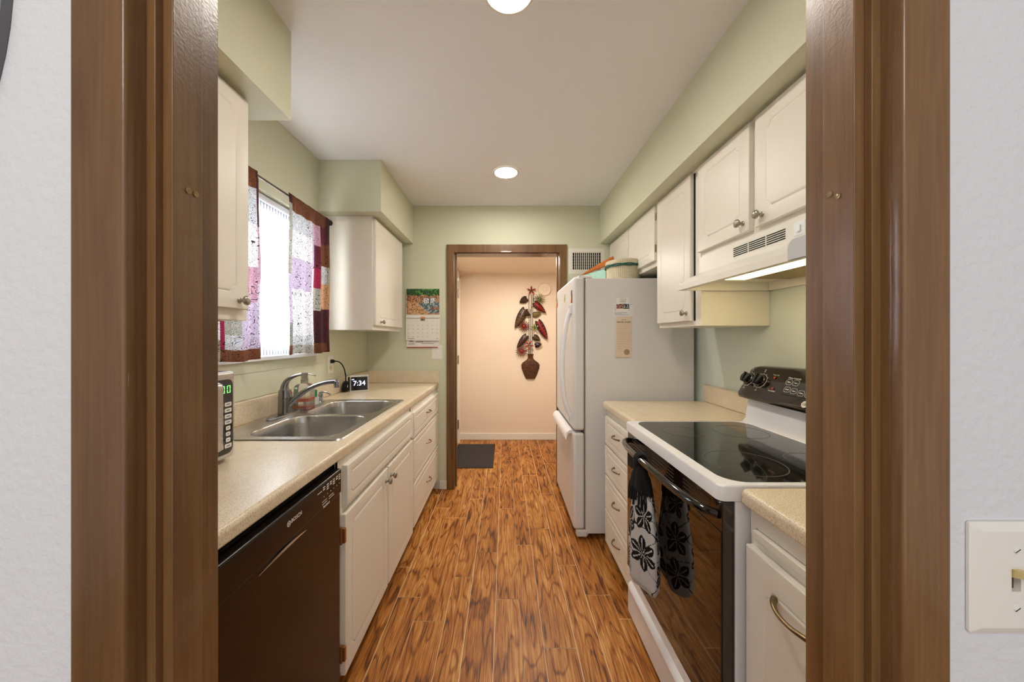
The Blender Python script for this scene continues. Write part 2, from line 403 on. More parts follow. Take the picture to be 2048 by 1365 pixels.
# floor: wood-look planks 0.9 m long in mixed widths, pale joints
def floor():
    m = MB(); cl = m.colors(); rng = random.Random(3)
    m.mi = 1
    m.box(-2.2, 2.2, -2.0, HALL_Y+.1, -.06, -.0012)
    for f in m.bm.faces:
        for lp in f.loops: lp[cl] = (.5, .5, .5, 1)
    m.mi = 0
    xs = [-.538, -.423, -.278, -.176, -.046, .07, .164, .301, .407, .53]
    joints = {-.538: 1.72, -.423: 1.574, -.278: 1.865, -.176: 2.08, -.046: 1.708, .07: 2.15, .164: 1.438, .301: 1.96, .407: 1.734, .53: 1.587}
    wid = [.115, .145, .102, .13, .116, .094, .137, .106, .123]
    k = 0
    while xs[0] > -2.1: xs.insert(0, xs[0]-wid[-1-k % 9]); k += 1
    joints[xs[xs.index(-.538)-1]] = 1.944
    k = 0
    while xs[-1] < 2.1: xs.append(xs[-1]+wid[k % 9]); k += 1
    faint = {-.423: .0005, .07: .0005, .53: .0006, -.278: .0010, .164: .0011}
    for a, b in zip(xs, xs[1:]):
        j = joints.get(a, rng.random()*.9); y = j - .9*math.ceil((j+1.9)/.9)
        while y < HALL_Y:
            c = (rng.random(), rng.random(), 0, 1); u0 = rng.random()*5; g = .0014; gx = faint.get(round(a, 3), .0014); gn = faint.get(round(b, 3), .0014)
            y0, y1 = max(y, -1.9)+g, min(y+.9, HALL_Y)-g
            if y1 > y0:
                vs = [m.v(p) for p in ((a+gx, y0, 0), (b-gn, y0, 0), (b-gn, y1, 0), (a+gx, y1, 0))]
                f = m.face(vs)
                for lp in f.loops:
                    lp[cl] = c; lp[m.uv].uv = (u0+lp.vert.co.y-y, lp.vert.co.x-a)
            y += .9
    return struct(m.build('floor', [PLANK, GROUT], smooth=0, recalc=False), 'wood-look plank floor with pale joints')
floor()
m = MB(); m.box(-1.5, 1.5, YN1-.02, YB+.06, CEILZ, CEILZ+.1); struct(m.build('ceiling', CEIL, smooth=0))
m = MB(); m.box(-.75, 1.2, YB+.1, HALL_Y+.1, 2.12, 2.2); struct(m.build('ceiling_hall', PEACH, smooth=0))
# left wall with the window opening
WY0, WY1, WZ0, WZ1 = 1.30, 2.10, 1.213, 2.03
m = MB()
for a in ((XL-.12, XL, YN0, WY0, 0, CEILZ), (XL-.12, XL, WY1, YB+.1, 0, CEILZ), (XL-.12, XL, WY0, WY1, 0, WZ0-.022), (XL-.12, XL, WY0, WY1, WZ1, CEILZ)): m.box(*a)
struct(m.build('wall_left', SAGE, smooth=0))
m = MB(); m.box(XR, XR+.1, YN0, YB+.1, 0, CEILZ); struct(m.build('wall_right', SAGE_R, smooth=0))
DX0, DX1, DZ = -.435, .465, 2.026                   # doorway to the hall
m = MB()
for a in ((XL, DX0-.02, YB, YB+.12, 0, CEILZ), (DX1+.02, XR, YB, YB+.12, 0, CEILZ), (DX0-.02, DX1+.02, YB, YB+.12, DZ+.02, CEILZ)): m.box(*a)
struct(m.build('wall_back', SAGE, smooth=0))
m = MB()
for a in ((-.68, -.573, YB+.12, 3.30, 0, 2.12), (-.68, -.573, 4.24, HALL_Y, 0, 2.12), (-.68, -.573, 3.30, 4.24, 2.03, 2.12)): m.box(*a)
struct(m.build('wall_hall_left', PEACH, smooth=0))
m = MB(); m.box(1.0, 1.1, YB+.12, HALL_Y, 0, 2.12); struct(m.build('wall_hall_right', PEACH, smooth=0))
m = MB(); m.box(-.68, 1.1, HALL_Y, HALL_Y+.1, 0, 2.12); struct(m.build('wall_hall_back', PEACH, smooth=0))
# wall between the camera's room and the kitchen: white textured on this side
m = MB()
for a in ((-2.1, JL-.012, YN0, YN1-.002, 0, CEILZ), (JR+.012, 2.1, YN0, YN1-.002, 0, CEILZ), (JL-.012, JR+.012, YN0, YN1-.002, 2.06, CEILZ)): m.box(*a)
struct(m.build('wall_near', DINING, smooth=0), 'white textured wall around the near doorway')
m = MB(); m.box(-2.2, -2.1, -1.9, YN1, 0, CEILZ); struct(m.build('wall_dining_left', DINING, smooth=0))
m = MB(); m.box(2.1, 2.2, -1.9, YN1, 0, CEILZ); struct(m.build('wall_dining_right', DINING, smooth=0))
m = MB(); m.box(-2.2, 2.2, -1.9, YN1-.03, CEILZ, CEILZ+.1); struct(m.build('ceiling_dining', CEIL, smooth=0))
# soffits
def soffit(x0, x1, y0, y1, mt): m = MB(); m.box(x0, x1, y0, y1, 2.112, CEILZ); struct(m.build('ceiling_soffit', mt, smooth=0))
soffit(XL, -.795, YN1, 1.273, SAGE); soffit(XL, -.792, 2.188, YB, SAGE); soffit(.819, XR, YN1, YB, SAGE)
# baseboards
m = MB(); m.box(-.565, -.50, YB-.014, YB, 0, .075, .004); struct(m.build('baseboard_back', TRIMW))
m = MB(); m.box(-.573, 1.0, HALL_Y-.014, HALL_Y, 0, .085, .004); struct(m.build('baseboard_hall', TRIMW))

# near doorway: jambs, stops, casing
d1 = bpy.data.objects.new('door_1', None); COL.objects.link(d1); W[d1.name] = Vector((0, YN0, 0)); d1.location = W[d1.name]
struct(d1, 'dark-stained wood door frame the camera looks through')
for sx, X, out in ((-1, JL, -.4524), (1, JR, .4638)):
    m = MB(); m.box(X, X+sx*.0115, .357, .472, 0, 2.06, .001); m.build('jamb', CASING, d1)
    m = MB(); m.box(X-sx*.0005, out, .355, .3695, 0, 2.03+.057, .0035); m.build('casing', CASING, d1)
    m = MB(); m.box(X, X-sx*.021, .3855, .4235, 0, 2.03, .001); m.build('stop', CASING, d1)
    m = MB(); m.box(X, X-sx*.010, .377, .3855, 0, 2.03, .0006); m.build('stop_strip', CASING, d1)
    for dx in (0, .010):
        q = MB(); M = (ML if sx < 0 else MR)(X-sx*.0212, .404+dx, CAMZ+.173-(.006 if sx > 0 and dx == 0 else 0))
        q.lathe([(.0036, 0), (.0036, .0006), (.0022, .0009), (.0008, .0002)], M, 12); q.build('screw', BRASS, d1)
m = MB(); m.box(JL-.012, JR+.012, .357, .472, 2.03, 2.06); m.build('head_jamb', CASING, d1)
m = MB(); m.box(-.4524, .4638, .355, .3695, 2.0305, 2.087, .0035); m.build('head_casing', CASING, d1)
# doorway to the hall
d2 = bpy.data.objects.new('door_2', None); COL.objects.link(d2); W[d2.name] = Vector((0, YB, 0)); d2.location = W[d2.name]
struct(d2, 'brown wood cased opening to the hall at the far end')
for sx, X in ((-1, DX0), (1, DX1)):
    m = MB(); m.box(X, X+sx*.02, YB-.003, YB+.123, 0, DZ, .001); m.build('jamb', CASING, d2)
    m = MB(); m.box(X+sx*.004, X+sx*.066, YB-.017, YB-.001, 0, DZ+.075, .004); m.build('casing', CASING, d2)
    m = MB(); m.box(X, X-sx*.012, YB+.05, YB+.085, 0, DZ-.012, .001); m.build('stop', CASING, d2)
m = MB(); m.box(DX0-.02, DX1+.02, YB-.003, YB+.123, DZ, DZ+.02); m.build('head_jamb', CASING, d2)
m = MB(); m.box(DX0-.066, DX1+.066, YB-.0175, YB-.001, DZ+.006, DZ+.076, .004); m.build('head_casing', CASING, d2)
# white hall door seen edge-on
d3 = bpy.data.objects.new('door_3', None); COL.objects.link(d3); W[d3.name] = Vector((-.6, 3.8, 0)); d3.location = W[d3.name]
struct(d3, 'white hall door seen edge-on with three steel hinges')
m = MB(); m.box(-.625, -.585, 3.325, 4.215, .01, 2.0, .002); m.build('leaf', TRIMW, d3)
m = MB(); m.box(-.68, -.567, 4.218, 4.24, 0, 2.03, .002); m.box(-.68, -.567, 3.30, 3.322, 0, 2.03, .002); m.box(-.573, -.561, 4.24, 4.29, 0, 2.08, .002); m.box(-.573, -.561, 3.25, 3.30, 0, 2.08, .002); m.box(-.573, -.561, 3.25, 4.29, 2.03, 2.08, .002); m.build('casing', TRIMW, d3)
for z in (1.84, 1.03, .235):
    m = MB(); m.lathe([(.008, 0), (.008, .1), (.004, .106)], MU(-.574, 4.212, z-.05), 10); m.box(-.586, -.576, 4.16, 4.212, z-.05, z+.05); m.build('hinge', NICKEL, d3)

# window in the left wall
w1 = bpy.data.objects.new('window_1', None); COL.objects.link(w1); W[w1.name] = Vector((XL-.07, 1.7, WZ0)); w1.location = W[w1.name]
struct(w1, 'white framed kitchen window over the sink')
m = MB()
for a in ((WY0, WY0+.045, WZ0, WZ1), (WY1-.045, WY1, WZ0, WZ1), (WY0, WY1, WZ0, WZ0+.04), (WY0, WY1, WZ1-.05, WZ1)): m.box(XL-.105, XL-.045, a[0], a[1], a[2], a[3], .004)
m.build('window_frame', VINYL, w1)
m = MB()
for a in ((WY0+.03, WY0+.055, WZ0, WZ1), (WY1-.055, WY1-.03, WZ0, WZ1), (WY0, WY1, WZ1-.075, WZ1-.04)): m.box(XL-.05, XL-.036, a[0], a[1], a[2], a[3], .003)
m.box(XL-.09, XL-.055, 1.69, 1.72, WZ0, WZ1, .003); m.build('window_sash', VINYL, w1)
m = MB(); m.box(XL-.078, XL-.073, WY0+.04, WY1-.04, WZ0+.03, WZ1-.04); m.build('window_pane', GLASS, w1)
m = MB(); m.box(XL-.105, XL+.02, WY0-.03, WY1+.04, WZ0-.022, WZ0, .004); m.build('window_sill', VINYL, w1)
m = MB(); m.box(XL, XL+.003, 1.15, 2.245, 1.02, 1.137, .001); struct(m.build('trim_1', SAGE), 'painted apron panel below the window')
m = MB(); m.box(XL, XL+.003, 1.15, 2.26, 1.140, 1.19, .001); struct(m.build('trim_2', SAGE), 'painted strip below the window sill')

# ceiling lamps
def can(x, y, lab):
    t = thing('recessed_ceiling_light', (x, y, CEILZ), lab, 'ceiling light', 'recessed lights in the ceiling')
    m = MB(); m.lathe([(.088, -.0005), (.088, -.003), (.080, -.006), (.076, -.004), (.074, -.0005)], MU(x, y, CEILZ), 48, False, False); m.build('trim_ring', TRIMW, t)
    m = MB(); m.lathe([(.0755, -.0022), (.05, -.0028), (.001, -.003)], MU(x, y, CEILZ), 48, False, True); m.build('lens', LAMPM, t)
can(.0135, 1.116, 'round recessed ceiling light nearer the doorway, cut by the top of the view')
can(.007, 2.354, 'round recessed ceiling light farther away, towards the hall')

# ================================================================ LEFT SIDE
# ---- wall cabinets
FRX, DRX = -.88, -.86       # face frame and door front of the left wall cabinets
def box_carcass(x0, x1, y0, y1, z0, z1, frame_x, parent, name='carcass'):
    m = MB(); m.box(x0, x1, y0, y1, z0, z1, .001)
    return m.build(name, WHITE_PAINT, parent)
def left_door(y0, y1, z0, z1, x, parent, d=.05, name='door', r=.022):
    m = MB(); panel(m, ML(x, y0, z0), y1-y0, z1-z0, .019, d, r); return m.build(name, WHITE_PAINT, parent)
def right_door(y0, y1, z0, z1, x, parent, d=.05, name='door', r=.022):
    m = MB(); panel(m, MR(x, y1, z0), y1-y0, z1-z0, .019, d, r); return m.build(name, WHITE_PAINT, parent)
t = thing('wall_cabinet', (-1.03, .82, 1.36), 'cream wall cabinet under the near green soffit, above the microwave', 'wall cabinet')
box_carcass(XL, FRX, .475, 1.168, 1.362, 2.111, FRX, t)
d = left_door(.83, 1.15, 1.398, 2.095, DRX, t); knob(ML(DRX, 1.11, 1.425), d, NICKEL)
d = left_door(.49, .81, 1.398, 2.095, DRX, t); knob(ML(DRX, .53, 1.425), d, NICKEL)
t = thing('wall_cabinet', (-1.03, 2.57, 1.36), 'cream single-door wall cabinet in the far left corner beside the calendar', 'wall cabinet')
box_carcass(XL, FRX, 2.27, 2.88, 1.355, 2.111, FRX, t)
d = left_door(2.285, 2.87, 1.385, 2.095, DRX, t); knob(ML(DRX, 2.375, 1.412), d, NICKEL)

# ---- base cabinets
BF, BD = -.592, -.572
def pulls(x, y, z, parent): return pull(ML(x, y, z), parent, BRASS)
t = thing('sink_base_cabinet', (-.88, 1.67, 0), 'cream base cabinet below the sink with two doors and a false front', 'base cabinet')
m = MB(); m.box(-1.185, BF, 1.192, 2.143, .10, .70, .001); m.box(BF-.05, BF, 1.192, 2.143, .70, .872, .001); m.box(-1.185, BF, 1.192, 1.21, .70, .872); m.box(-1.185, BF, 2.125, 2.143, .70, .872); m.build('carcass', WHITE_PAINT, t)
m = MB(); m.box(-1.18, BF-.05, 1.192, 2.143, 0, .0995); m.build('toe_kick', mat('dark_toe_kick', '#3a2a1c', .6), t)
left_door(1.243, 2.13, .692, .84, BD, t, .03, 'false_drawer_front', .014)
for y0, y1, ky, hinge in ((1.23, 1.672, 1.645, 1.226), (1.69, 2.13, 1.716, None)):
    d = left_door(y0, y1, .09, .668, BD, t, .05); knob(ML(BD, ky, .615), d, NICKEL)
    if hinge:
        for hz in (.597, .175):
            m = MB(); m.box(BF-.0005, BF+.004, hinge-.03, hinge-.008, hz-.035, hz+.035, .0015); m.box(BF, BD+.003, hinge-.008, hinge+.004, hz-.026, hz+.026, .002)
            m.lathe([(.005, -.03), (.005, .03)], MU(BF+.008, hinge-.006, hz), 10); m.build('hinge', COPPER, d)
t = thing('drawer_base_cabinet', (-.88, 2.54, 0), 'cream three-drawer base cabinet at the far end of the sink counter', 'base cabinet')
m = MB(); m.box(-1.185, BF, 2.146, 2.944, .10, .872, .001); m.build('carcass', WHITE_PAINT, t)
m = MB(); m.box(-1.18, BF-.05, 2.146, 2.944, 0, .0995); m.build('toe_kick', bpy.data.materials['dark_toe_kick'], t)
for z0, z1 in ((.668, .828), (.39, .658), (.106, .378)):
    d = left_door(2.158, 2.935, z0, z1, BD, t, .03, 'drawer', .014); pulls(BD, 2.54, (z0+z1)/2+.01, d)
# ---- dishwasher
t = thing('dishwasher', (-.88, .888, 0), 'dark brown-black built-in dishwasher under the left counter', 'dishwasher')
m = MB(); m.box(-1.15, -.60, .588, 1.188, .10, .855); m.build('body', DARK, t)
m = MB(); m.box(-.60, -.572, .588, 1.188, .11, .768, .003)
m.build('door', DWBLACK, t)
m = MB(); m.box(-1.1, -.64, .588, 1.188, 0, .10); m.build('kick_plate', BLACKM, t)
m = MB(); M = ML(-.60, .588, .77)
m.box(-.60, -.566, .588, 1.188, .769, .853, .006, 3)
cp = m.build('control_panel', DWBLACK, t)
m = MB(); pts = [Vector((-.572+.0035*math.sin(PI*k/20), .795+.19*k/20, .7505+.009*math.sin(PI*k/20))) for k in range(21)]
m.tube(pts, [  .0008+.0045*math.sin(PI*k/20) for k in range(21)], 6); hd = m.build('handle_lip', mat('polished_lip', '#b8a090', .2, 1), t)
m = MB(); m.text('BOSCH', .0145, ML(-.5655, .930, .818))
m.lathe([(.0075, 0), (.0075, .0004), (.006, .0004), (.006, 0)], ML(-.5658, .897, .817), 20, False, False)
m.box(-.5658, -.5653, .893, .901, .8163, .8177); m.box(-.5658, -.5653, .8935, .8946, .8125, .8215); m.box(-.5658, -.5653, .8994, .9005, .8125, .8215)
m.build('logo', WHITEINK, cp)
m = MB()
for k, y in enumerate((1.065, 1.087, 1.107, 1.126, 1.146, 1.165)):
    for j in range(2+(k % 2)): m.box(-.5658, -.5654, y, y+.012, .835-.007*j, .8385-.007*j)
    m.box(-.5658, -.5654, y+.004, y+.007, .806, .8085)
m.box(-.5658, -.5654, 1.033, 1.058, .829, .831)
for y in (1.06, 1.10): m.box(-.5658, -.5654, y, y+.028, .793, .7945)
m.box(-.5658, -.5654, 1.06, 1.09, .785, .7865); m.box(-.5658, -.5654, 1.10, 1.135, .786, .7875)
m.text('Sanitized', .011, ML(-.5655, 1.085, .776)); m.build('button_markings', WHITEINK, cp)
m = MB(); m.text('Rinse', .018, ML(-.5655, .645, .79)); m.build('rinse_marking', mat('green_ink', '#3aa060', .5), cp)

# ---- countertop with sink cut-out
def counter_front(m, x_edge, sgn, y0, y1, depth_x):
    """rolled front edge strip, sgn +1 when the edge looks towards +x"""
    prof = []
    for k in range(7):
        a = PI/2*k/6; prof.append((x_edge-sgn*.014+sgn*.014*math.sin(a), .900+.014*math.cos(a)))
    prof += [(x_edge, .880)]
    for k in range(1, 4):
        a = PI/2*k/3; prof.append((x_edge-sgn*.006+sgn*.006*math.cos(a), .880-.006*math.sin(a)))
    prof += [(depth_x, .874), (depth_x, .914)]
    loops = [[Vector((x, y, z)) for x, z in prof] for y in (y0, y1)]
    m.loft(loops, True); r = m.bm
    for L2 in loops: m.fill([[m.v(p) for p in L2]])
SX0, SX1, SY0, SY1 = -1.13, -.64, 1.31, 2.11
m = MB(); counter_front(m, -.578, 1, .474, 2.948, -.64)
m.box(XL+.001, -.64, .474, SY0, .874, .914); m.box(XL+.001, -.64, SY1, 2.948, .874, .914); m.box(XL+.001, SX0, SY0, SY1, .874, .914)
ct = tag(m.build('countertop', COUNTER), 'long beige speckled countertop holding the sink', 'countertop')
m = MB(); m.box(XL+.001, XL+.02, .474, 2.948, .9145, 1.017, .004); m.build('backsplash', COUNTER, ct)
m = MB(); m.box(XL+.021, -.565, 2.929, 2.948, .9145, 1.017, .004); m.build('end_splash', COUNTER, ct)

# ---- sink
t = thing('kitchen_sink', (-.885, 1.71, .914), 'double-bowl stainless steel drop-in sink set in the beige counter', 'sink')
ro = [(x, y) for x, y in rrect(-1.150, -.620, 1.291, 2.131, .03)]
holes = [rrect(-1.03, -.664, 1.335, 1.69, .075, 8), rrect(-1.03, -.664, 1.73, 2.088, .075, 8)]
m = MB(); z0 = .9145
rowO = [m.v((x, y, z0)) for x, y in ro]
ro2 = rrect(-1.146, -.624, 1.295, 2.127, .028); rowT = [m.v((x, y, z0+.005)) for x, y in ro2]
ro3 = rrect(-1.138, -.632, 1.303, 2.119, .024); rowI = [m.v((x, y, z0+.004)) for x, y in ro3]
n = len(ro)
for A, B in ((rowO, rowT), (rowT, rowI)):
    for i in range(n): m.face([A[i], A[(i+1) % n], B[(i+1) % n], B[i]])
hl = [[m.v((x, y, z0+.004)) for x, y in h] for h in holes]
m.fill([rowI]+hl)
m.build('rim', STEEL, t)
for hx in holes:
    m = MB(); cx = sum(p[0] for p in hx)/len(hx); cy = sum(p[1] for p in hx)/len(hx)
    def ins(e, z): return [Vector((cx+(x-cx)*(1-e/.18), cy+(y-cy)*(1-e/.18), z)) for x, y in hx]
    rows = m.loft([ins(0, z0+.004), ins(.003, z0), ins(.008, z0-.03), ins(.014, z0-.13), ins(.024, z0-.155), ins(.05, z0-.168), ins(.16, z0-.174)], True, False, True)
    b = m.build('bowl', STEEL, t, 40)
    m = MB(); m.lathe([(.043, .0), (.043, .003), (.035, .003), (.03, -.0005)], MU(cx, cy, z0-.1738), 24); m.lathe([(.012, .001), (.012, .006)], MU(cx, cy, z0-.1738), 16); m.build('drain', CHROME, b)
# ---- faucet
FX, FY, FZ = -1.092, 1.70, .9187
t = thing('kitchen_faucet', (FX, FY, FZ), 'satin steel single-lever faucet on the sink deck', 'faucet')
m = MB()
el = lambda s, z: [Vector((FX+.032*s*math.cos(a)*1.0, FY+.125*s*math.copysign(abs(math.sin(a))**.7, math.sin(a)), z)) for a in [2*PI*i/40 for i in range(40)]]
m.loft([el(1, FZ), el(1, FZ+.006), el(.93, FZ+.011), el(.3, FZ+.013)], True, True, True); m.build('base_plate', FAUCETM, t)
m = MB(); m.lathe([(.033, .01), (.031, .016), (.030, .085), (.0315, .087), (.0315, .092), (.030, .094), (.028, .125)], MU(FX, FY, FZ), 28); m.build('body', FAUCETM, t)
m = MB(); pts = bez((FX, FY, FZ+.10), (FX-.012, FY, FZ+.16), (FX+.01, FY, FZ+.19), (FX+.085, FY, FZ+.205), 14); m.tube(pts, [.0295-.0225*min(1, (i/12)**.55) for i in range(15)], 14); m.build('lever_handle', FAUCETM, t)
m = MB(); pts = bez((FX+.012, FY, FZ+.045), (FX+.08, FY+.005, FZ+.12), (FX+.15, FY+.01, FZ+.165), (FX+.245, FY+.02, FZ+.165), 18); m.tube(pts, [.016-.005*min(1, i/10) for i in range(19)], 14)
m.lathe([(.0125, -.022), (.0135, -.02), (.0135, .008), (.010, .012)], MU(FX+.247, FY+.02, FZ+.158), 16); m.build('spout', FAUCETM, t)
m = MB(); m.lathe([(.004, 0), (.004, .002)], ML(FX+.0285, FY+.006, FZ+.112), 10); m.build('temperature_dot', REDDOT, t)
# ---- deck pump
PX, PY = -1.095, 2.035
t = thing('deck_soap_pump', (PX, PY, FZ), 'small chrome soap pump built into the sink deck', 'soap pump')
m = MB(); m.lathe([(.021, 0), (.021, .004), (.014, .008), (.013, .03), (.0155, .032), (.0155, .05), (.012, .052), (.012, .062), (.006, .064)], MU(PX, PY, FZ), 20); m.build('body', CHROME, t)
m = MB(); m.tube(bez((PX, PY, FZ+.062), (PX+.02, PY, FZ+.064), (PX+.045, PY, FZ+.06), (PX+.058, PY, FZ+.045), 8), .005, 8); m.build('nozzle', CHROME, t)
# ---- soap bottle
BX, BY = -1.098, 1.875
t = thing('soap_bottle', (BX, BY, FZ), 'clear square soap bottle with orange liquid and steel pump beside the faucet', 'soap bottle')
rr = lambda h, e, z: [Vector((BX+x, BY+y, z)) for x, y in rrect(-h+e, h-e, -h+e, h-e, .012)]
m = MB(); m.loft([rr(.040, .001, FZ), rr(.040, 0, FZ+.004), rr(.040, 0, FZ+.115), rr(.034, 0, FZ+.128), rr(.016, 0, FZ+.137), rr(.016, 0, FZ+.145)], True, True, True); m.build('bottle', CLEARP, t)
m = MB(); m.loft([rr(.037, 0, FZ+.004), rr(.037, 0, FZ+.018)], True, True, True); m.loft([rr(.0375, 0, FZ+.040), rr(.0375, 0, FZ+.058)], True, True, True); m.build('liquid', ORANGE, t)
m = MB(); m.lathe([(.019, .143), (.019, .158), (.0165, .16), (.0165, .186), (.019, .188), (.019, .192)], MU(BX, BY, FZ), 20); m.tube(bez((BX, BY, FZ+.186), (BX+.02, BY, FZ+.187), (BX+.05, BY, FZ+.184), (BX+.062, BY, FZ+.176), 8), .004, 8); m.build('pump', NICKEL, t)
# ---- sponge cup and sponge behind the bottle
SXX, SYY = -1.105, 1.955
m = MB(); m.box(SXX-.022, SXX+.03, SYY-.02, SYY+.03, FZ, FZ+.045, .004); tag(m.build('sponge_holder', mat('frosted_grey_plastic', '#b9bdb4', .3)), 'frosted grey sponge holder behind the soap bottle', 'sponge holder')
m = MB(); m.box(SXX-.018, SXX+.026, SYY-.010, SYY+.016, FZ+.0455, FZ+.088, .004); tag(m.build('scouring_sponge', GREEN), 'green scouring sponge standing between soap bottle and deck pump', 'sponge')
# ---- alarm clock, facing into the room
ac = Vector((-1.082, 2.53, .9145))
t = thing('alarm_clock', ac, 'small wedge-shaped digital clock with white numerals on the counter', 'clock')
R = Matrix.Translation(ac) @ Matrix.Rotation(math.radians(30), 4, 'Z') @ Matrix.Scale(1.22, 4)
m = MB(); M2 = R @ basis((1,0,0), (0,0,1), (0,-1,0), (-.052, 0, 0))   # local x right, y up, z towards viewer
# side profile (z toward viewer, y up) swept along local x
prof = [(.042, 0), (.030, .088), (.022, .094), (.014, .092), (-.045, .008), (-.045, 0)]
loops = [[M2 @ Vector((x, yy, zz)) for zz, yy in prof] for x in (0, .104)]
rows = m.loft(loops, True); m.fill([rows[0]]); m.fill([rows[1]]); bod = m.build('body', mat('silver_plastic', '#c9c7c2', .35), t)
def clk(x, y, off=.001):
    return M2 @ Vector((x, y, .042-.012*(y/.088)+off))
m = MB(); m.face([m.v(clk(.006, .006)), m.v(clk(.098, .006)), m.v(clk(.098, .084)), m.v(clk(.006, .084))]); m.build('screen', BLACKG, t)
ang = math.atan2(.012, .088); MS = M2 @ Matrix.Translation((.052, .046, .042-.012*.046/.088+.0016)) @ Matrix.Rotation(-ang, 4, 'X')
m = MB(); m.text('7:34', .040, MS); m.text('AM', .010, MS @ Matrix.Translation((-.035, .024, 0))); m.build('numerals', BLUELED, t)
m = MB(); m.tube([M2 @ Vector((-.003, .008, .036)), M2 @ Vector((-.003, .086, .026))], .0075, 12); m.build('side_bar', BLACKM, t)
# ---- outlet, plug and cord
t = thing('wall_outlet', (XL, 2.33, 1.12), 'white outlet plate on the left wall right of the window', 'outlet')
m = MB(); m.box(XL, XL+.006, 2.293, 2.367, 1.06, 1.18, .002); m.build('plate', PLATE, t)
for z in (1.098, 1.142):
    m = MB(); m.lathe([(.017, 0), (.017, .0015), (.015, .002)], ML(XL+.006, 2.33, z), 20); m.build('socket', IVORY, t)
t = thing('power_cord', (XL+.04, 2.37, .9145), 'black power cord plugged in at the wall and bundled on the counter', 'cord')
m = MB(); m.lathe([(.013, 0), (.013, .016), (.007, .024)], ML(XL+.0082, 2.33, 1.142), 14); m.build('plug', BLACKM, t)
m = MB(); pts = bez((XL+.03, 2.33, 1.142), (XL+.075, 2.36, 1.15), (XL+.06, 2.44, 1.06), (XL+.055, 2.44, .985), 14); m.tube(pts, .0042, 8)
for k in range(5):
    r0 = .018+.002*(k % 3); pts = [Vector((XL+.055+.008*(k-2)+.004*math.sin(a), 2.44+r0*math.cos(a)*.9, .957+(r0+.014)*math.sin(a))) for a in [2*PI*i/20 for i in range(21)]]; m.tube(pts, .0038, 6)
m.build('cable', BLACKM, t)
m = MB(); m.lathe([(.014, -.008), (.0155, 0), (.014, .008)], MU(XL+.055, 2.44, .957), 14); m.build('twist_tie', TRIMW, t)

# ---- microwave
MX, MY0, MY1, MZ0, MZ1 = -.869, .622, 1.104, .9145, 1.198
t = thing('microwave_oven', ((MX-1.16)/2, .86, MZ0), 'stainless steel microwave at the near left end of the counter', 'microwave')
m = MB(); m.box(-1.165, MX-.02, MY0, MY1, MZ0+.008, MZ1, .004); m.build('body', mat('grey_metal_case', '#5c5650', .45, .6), t)
m = MB(); m.box(MX-.02, MX, MY0, MY1, MZ0+.012, MZ1, .012, 4); fr = m.build('front', STEEL, t)
m = MB(); pp = rrect(0, .105, 0, .232, .02); m.prism(pp, ML(MX, MY1-.118, MZ0+.028), .0005, .002); cp = m.build('control_panel', BLACKG, t)
m = MB(); m.box(MX, MX+.002, MY0+.03, MY1-.19, MZ0+.04, MZ1-.03, .001); m.build('door_window', BLACKG, t)
m = MB(); m.box(MX+.0035, MX+.036, MY1-.150, MY1-.082, MZ0+.052, MZ1-.026, .014, 4); m.build('handle', STEEL, t)
m = MB()
for k in range(2):
    y = MY1-.058+.022*k; z = MZ1-.066; q = .0026
    for s0, s1, s2, s3 in ((0, .013, .021, .0225), (0, .013, 0, .0015), (0, .0022, .0015, .010), (0, .0022, .012, .021), (.0108, .013, .0015, .010), (.0108, .013, .012, .021)): m.box(MX+.0022, MX+q, y+s0, y+s1, z+s2, z+s3)
m.build('display_digits', GREENLED, cp)
m = MB(); mk = MB()
for j in range(8):
    for i in range(2):
        w = .026 if j < 4 or j == 7 else .017; y = MY1-.076+i*.031+(.026-w)/2; z = MZ1-.108-j*.0185
        m.prism([(px, pz) for px, pz in rrect(y, y+w, z, z+.0125, .003, 3)], basis((0,1,0), (0,0,1), (1,0,0), (MX+.0022, 0, 0)), 0, .0006)
        mk.box(MX+.0028, MX+.0030, y+.006, y+w-.006, z+.005, z+.0075)
kp = m.build('keypad', WHITEINK, cp); mk.build('key_legends', DARKINK, kp)
for y in (MY0+.04, MY1-.04):
    for x in (-1.1, MX-.08): m = MB(); m.box(x, x+.04, y-.015, y+.015, MZ0, MZ0+.008); m.build('foot', BLACKM, t)

# ---- blind, rod and curtains
m = MB(); n = 62
loop = []
for k in range(n+1):
    y = WY0+.055+(WY1-WY0-.11)*k/n; loop.append((XL-.028+(.004 if k % 2 else -.004), y))
a = [m.v((x, y, WZ0+.004)) for x, y in loop]; b = [m.v((x, y, WZ1-.045)) for x, y in loop]
for i in range(n): m.face([a[i], a[i+1], b[i+1], b[i]])
t = thing('window_blind', (XL-.028, 1.7, WZ0+.004), 'bright white blind with fine vertical pleats in the sink window', 'blind')
m.build('pleated_panel', BLIND, t, smooth=0)
m = MB(); m.box(XL-.036, XL-.012, WY0+.055, WY1-.055, WZ1-.045, WZ1-.015, .003); m.build('head_rail', VINYL, t)
m = MB()
for k in range(1, n, 2):
    x, y = loop[k]; m.tube([(x+.0005, y, WZ0+.004), (x+.0005, y, WZ1-.046)], .0015, 4)
m.build('pleat_cords', mat('grey_cord', '#4e5866', .7), t)
RX, RZ = -1.115, 2.035
t = thing('curtain_rod', (RX, 1.7, RZ), 'thin dark curtain rod with round finial above the sink window', 'curtain rod')
m = MB(); m.tube([(RX, 1.20, RZ), (RX, 2.17, RZ)], .006, 10); m.build('rod', mat('pewter', '#6f6a63', .35, 1), t)
DPEW = mat('dark_pewter', '#3b3834', .35, .8)
for y in (1.185, 2.183):
    m = MB(); m.lathe([(.001, -.018), (.012, -.013), (.017, 0), (.012, .013), (.001, .018)], Matrix.Translation((RX, y, RZ)), 16); m.build('finial', DPEW, t)
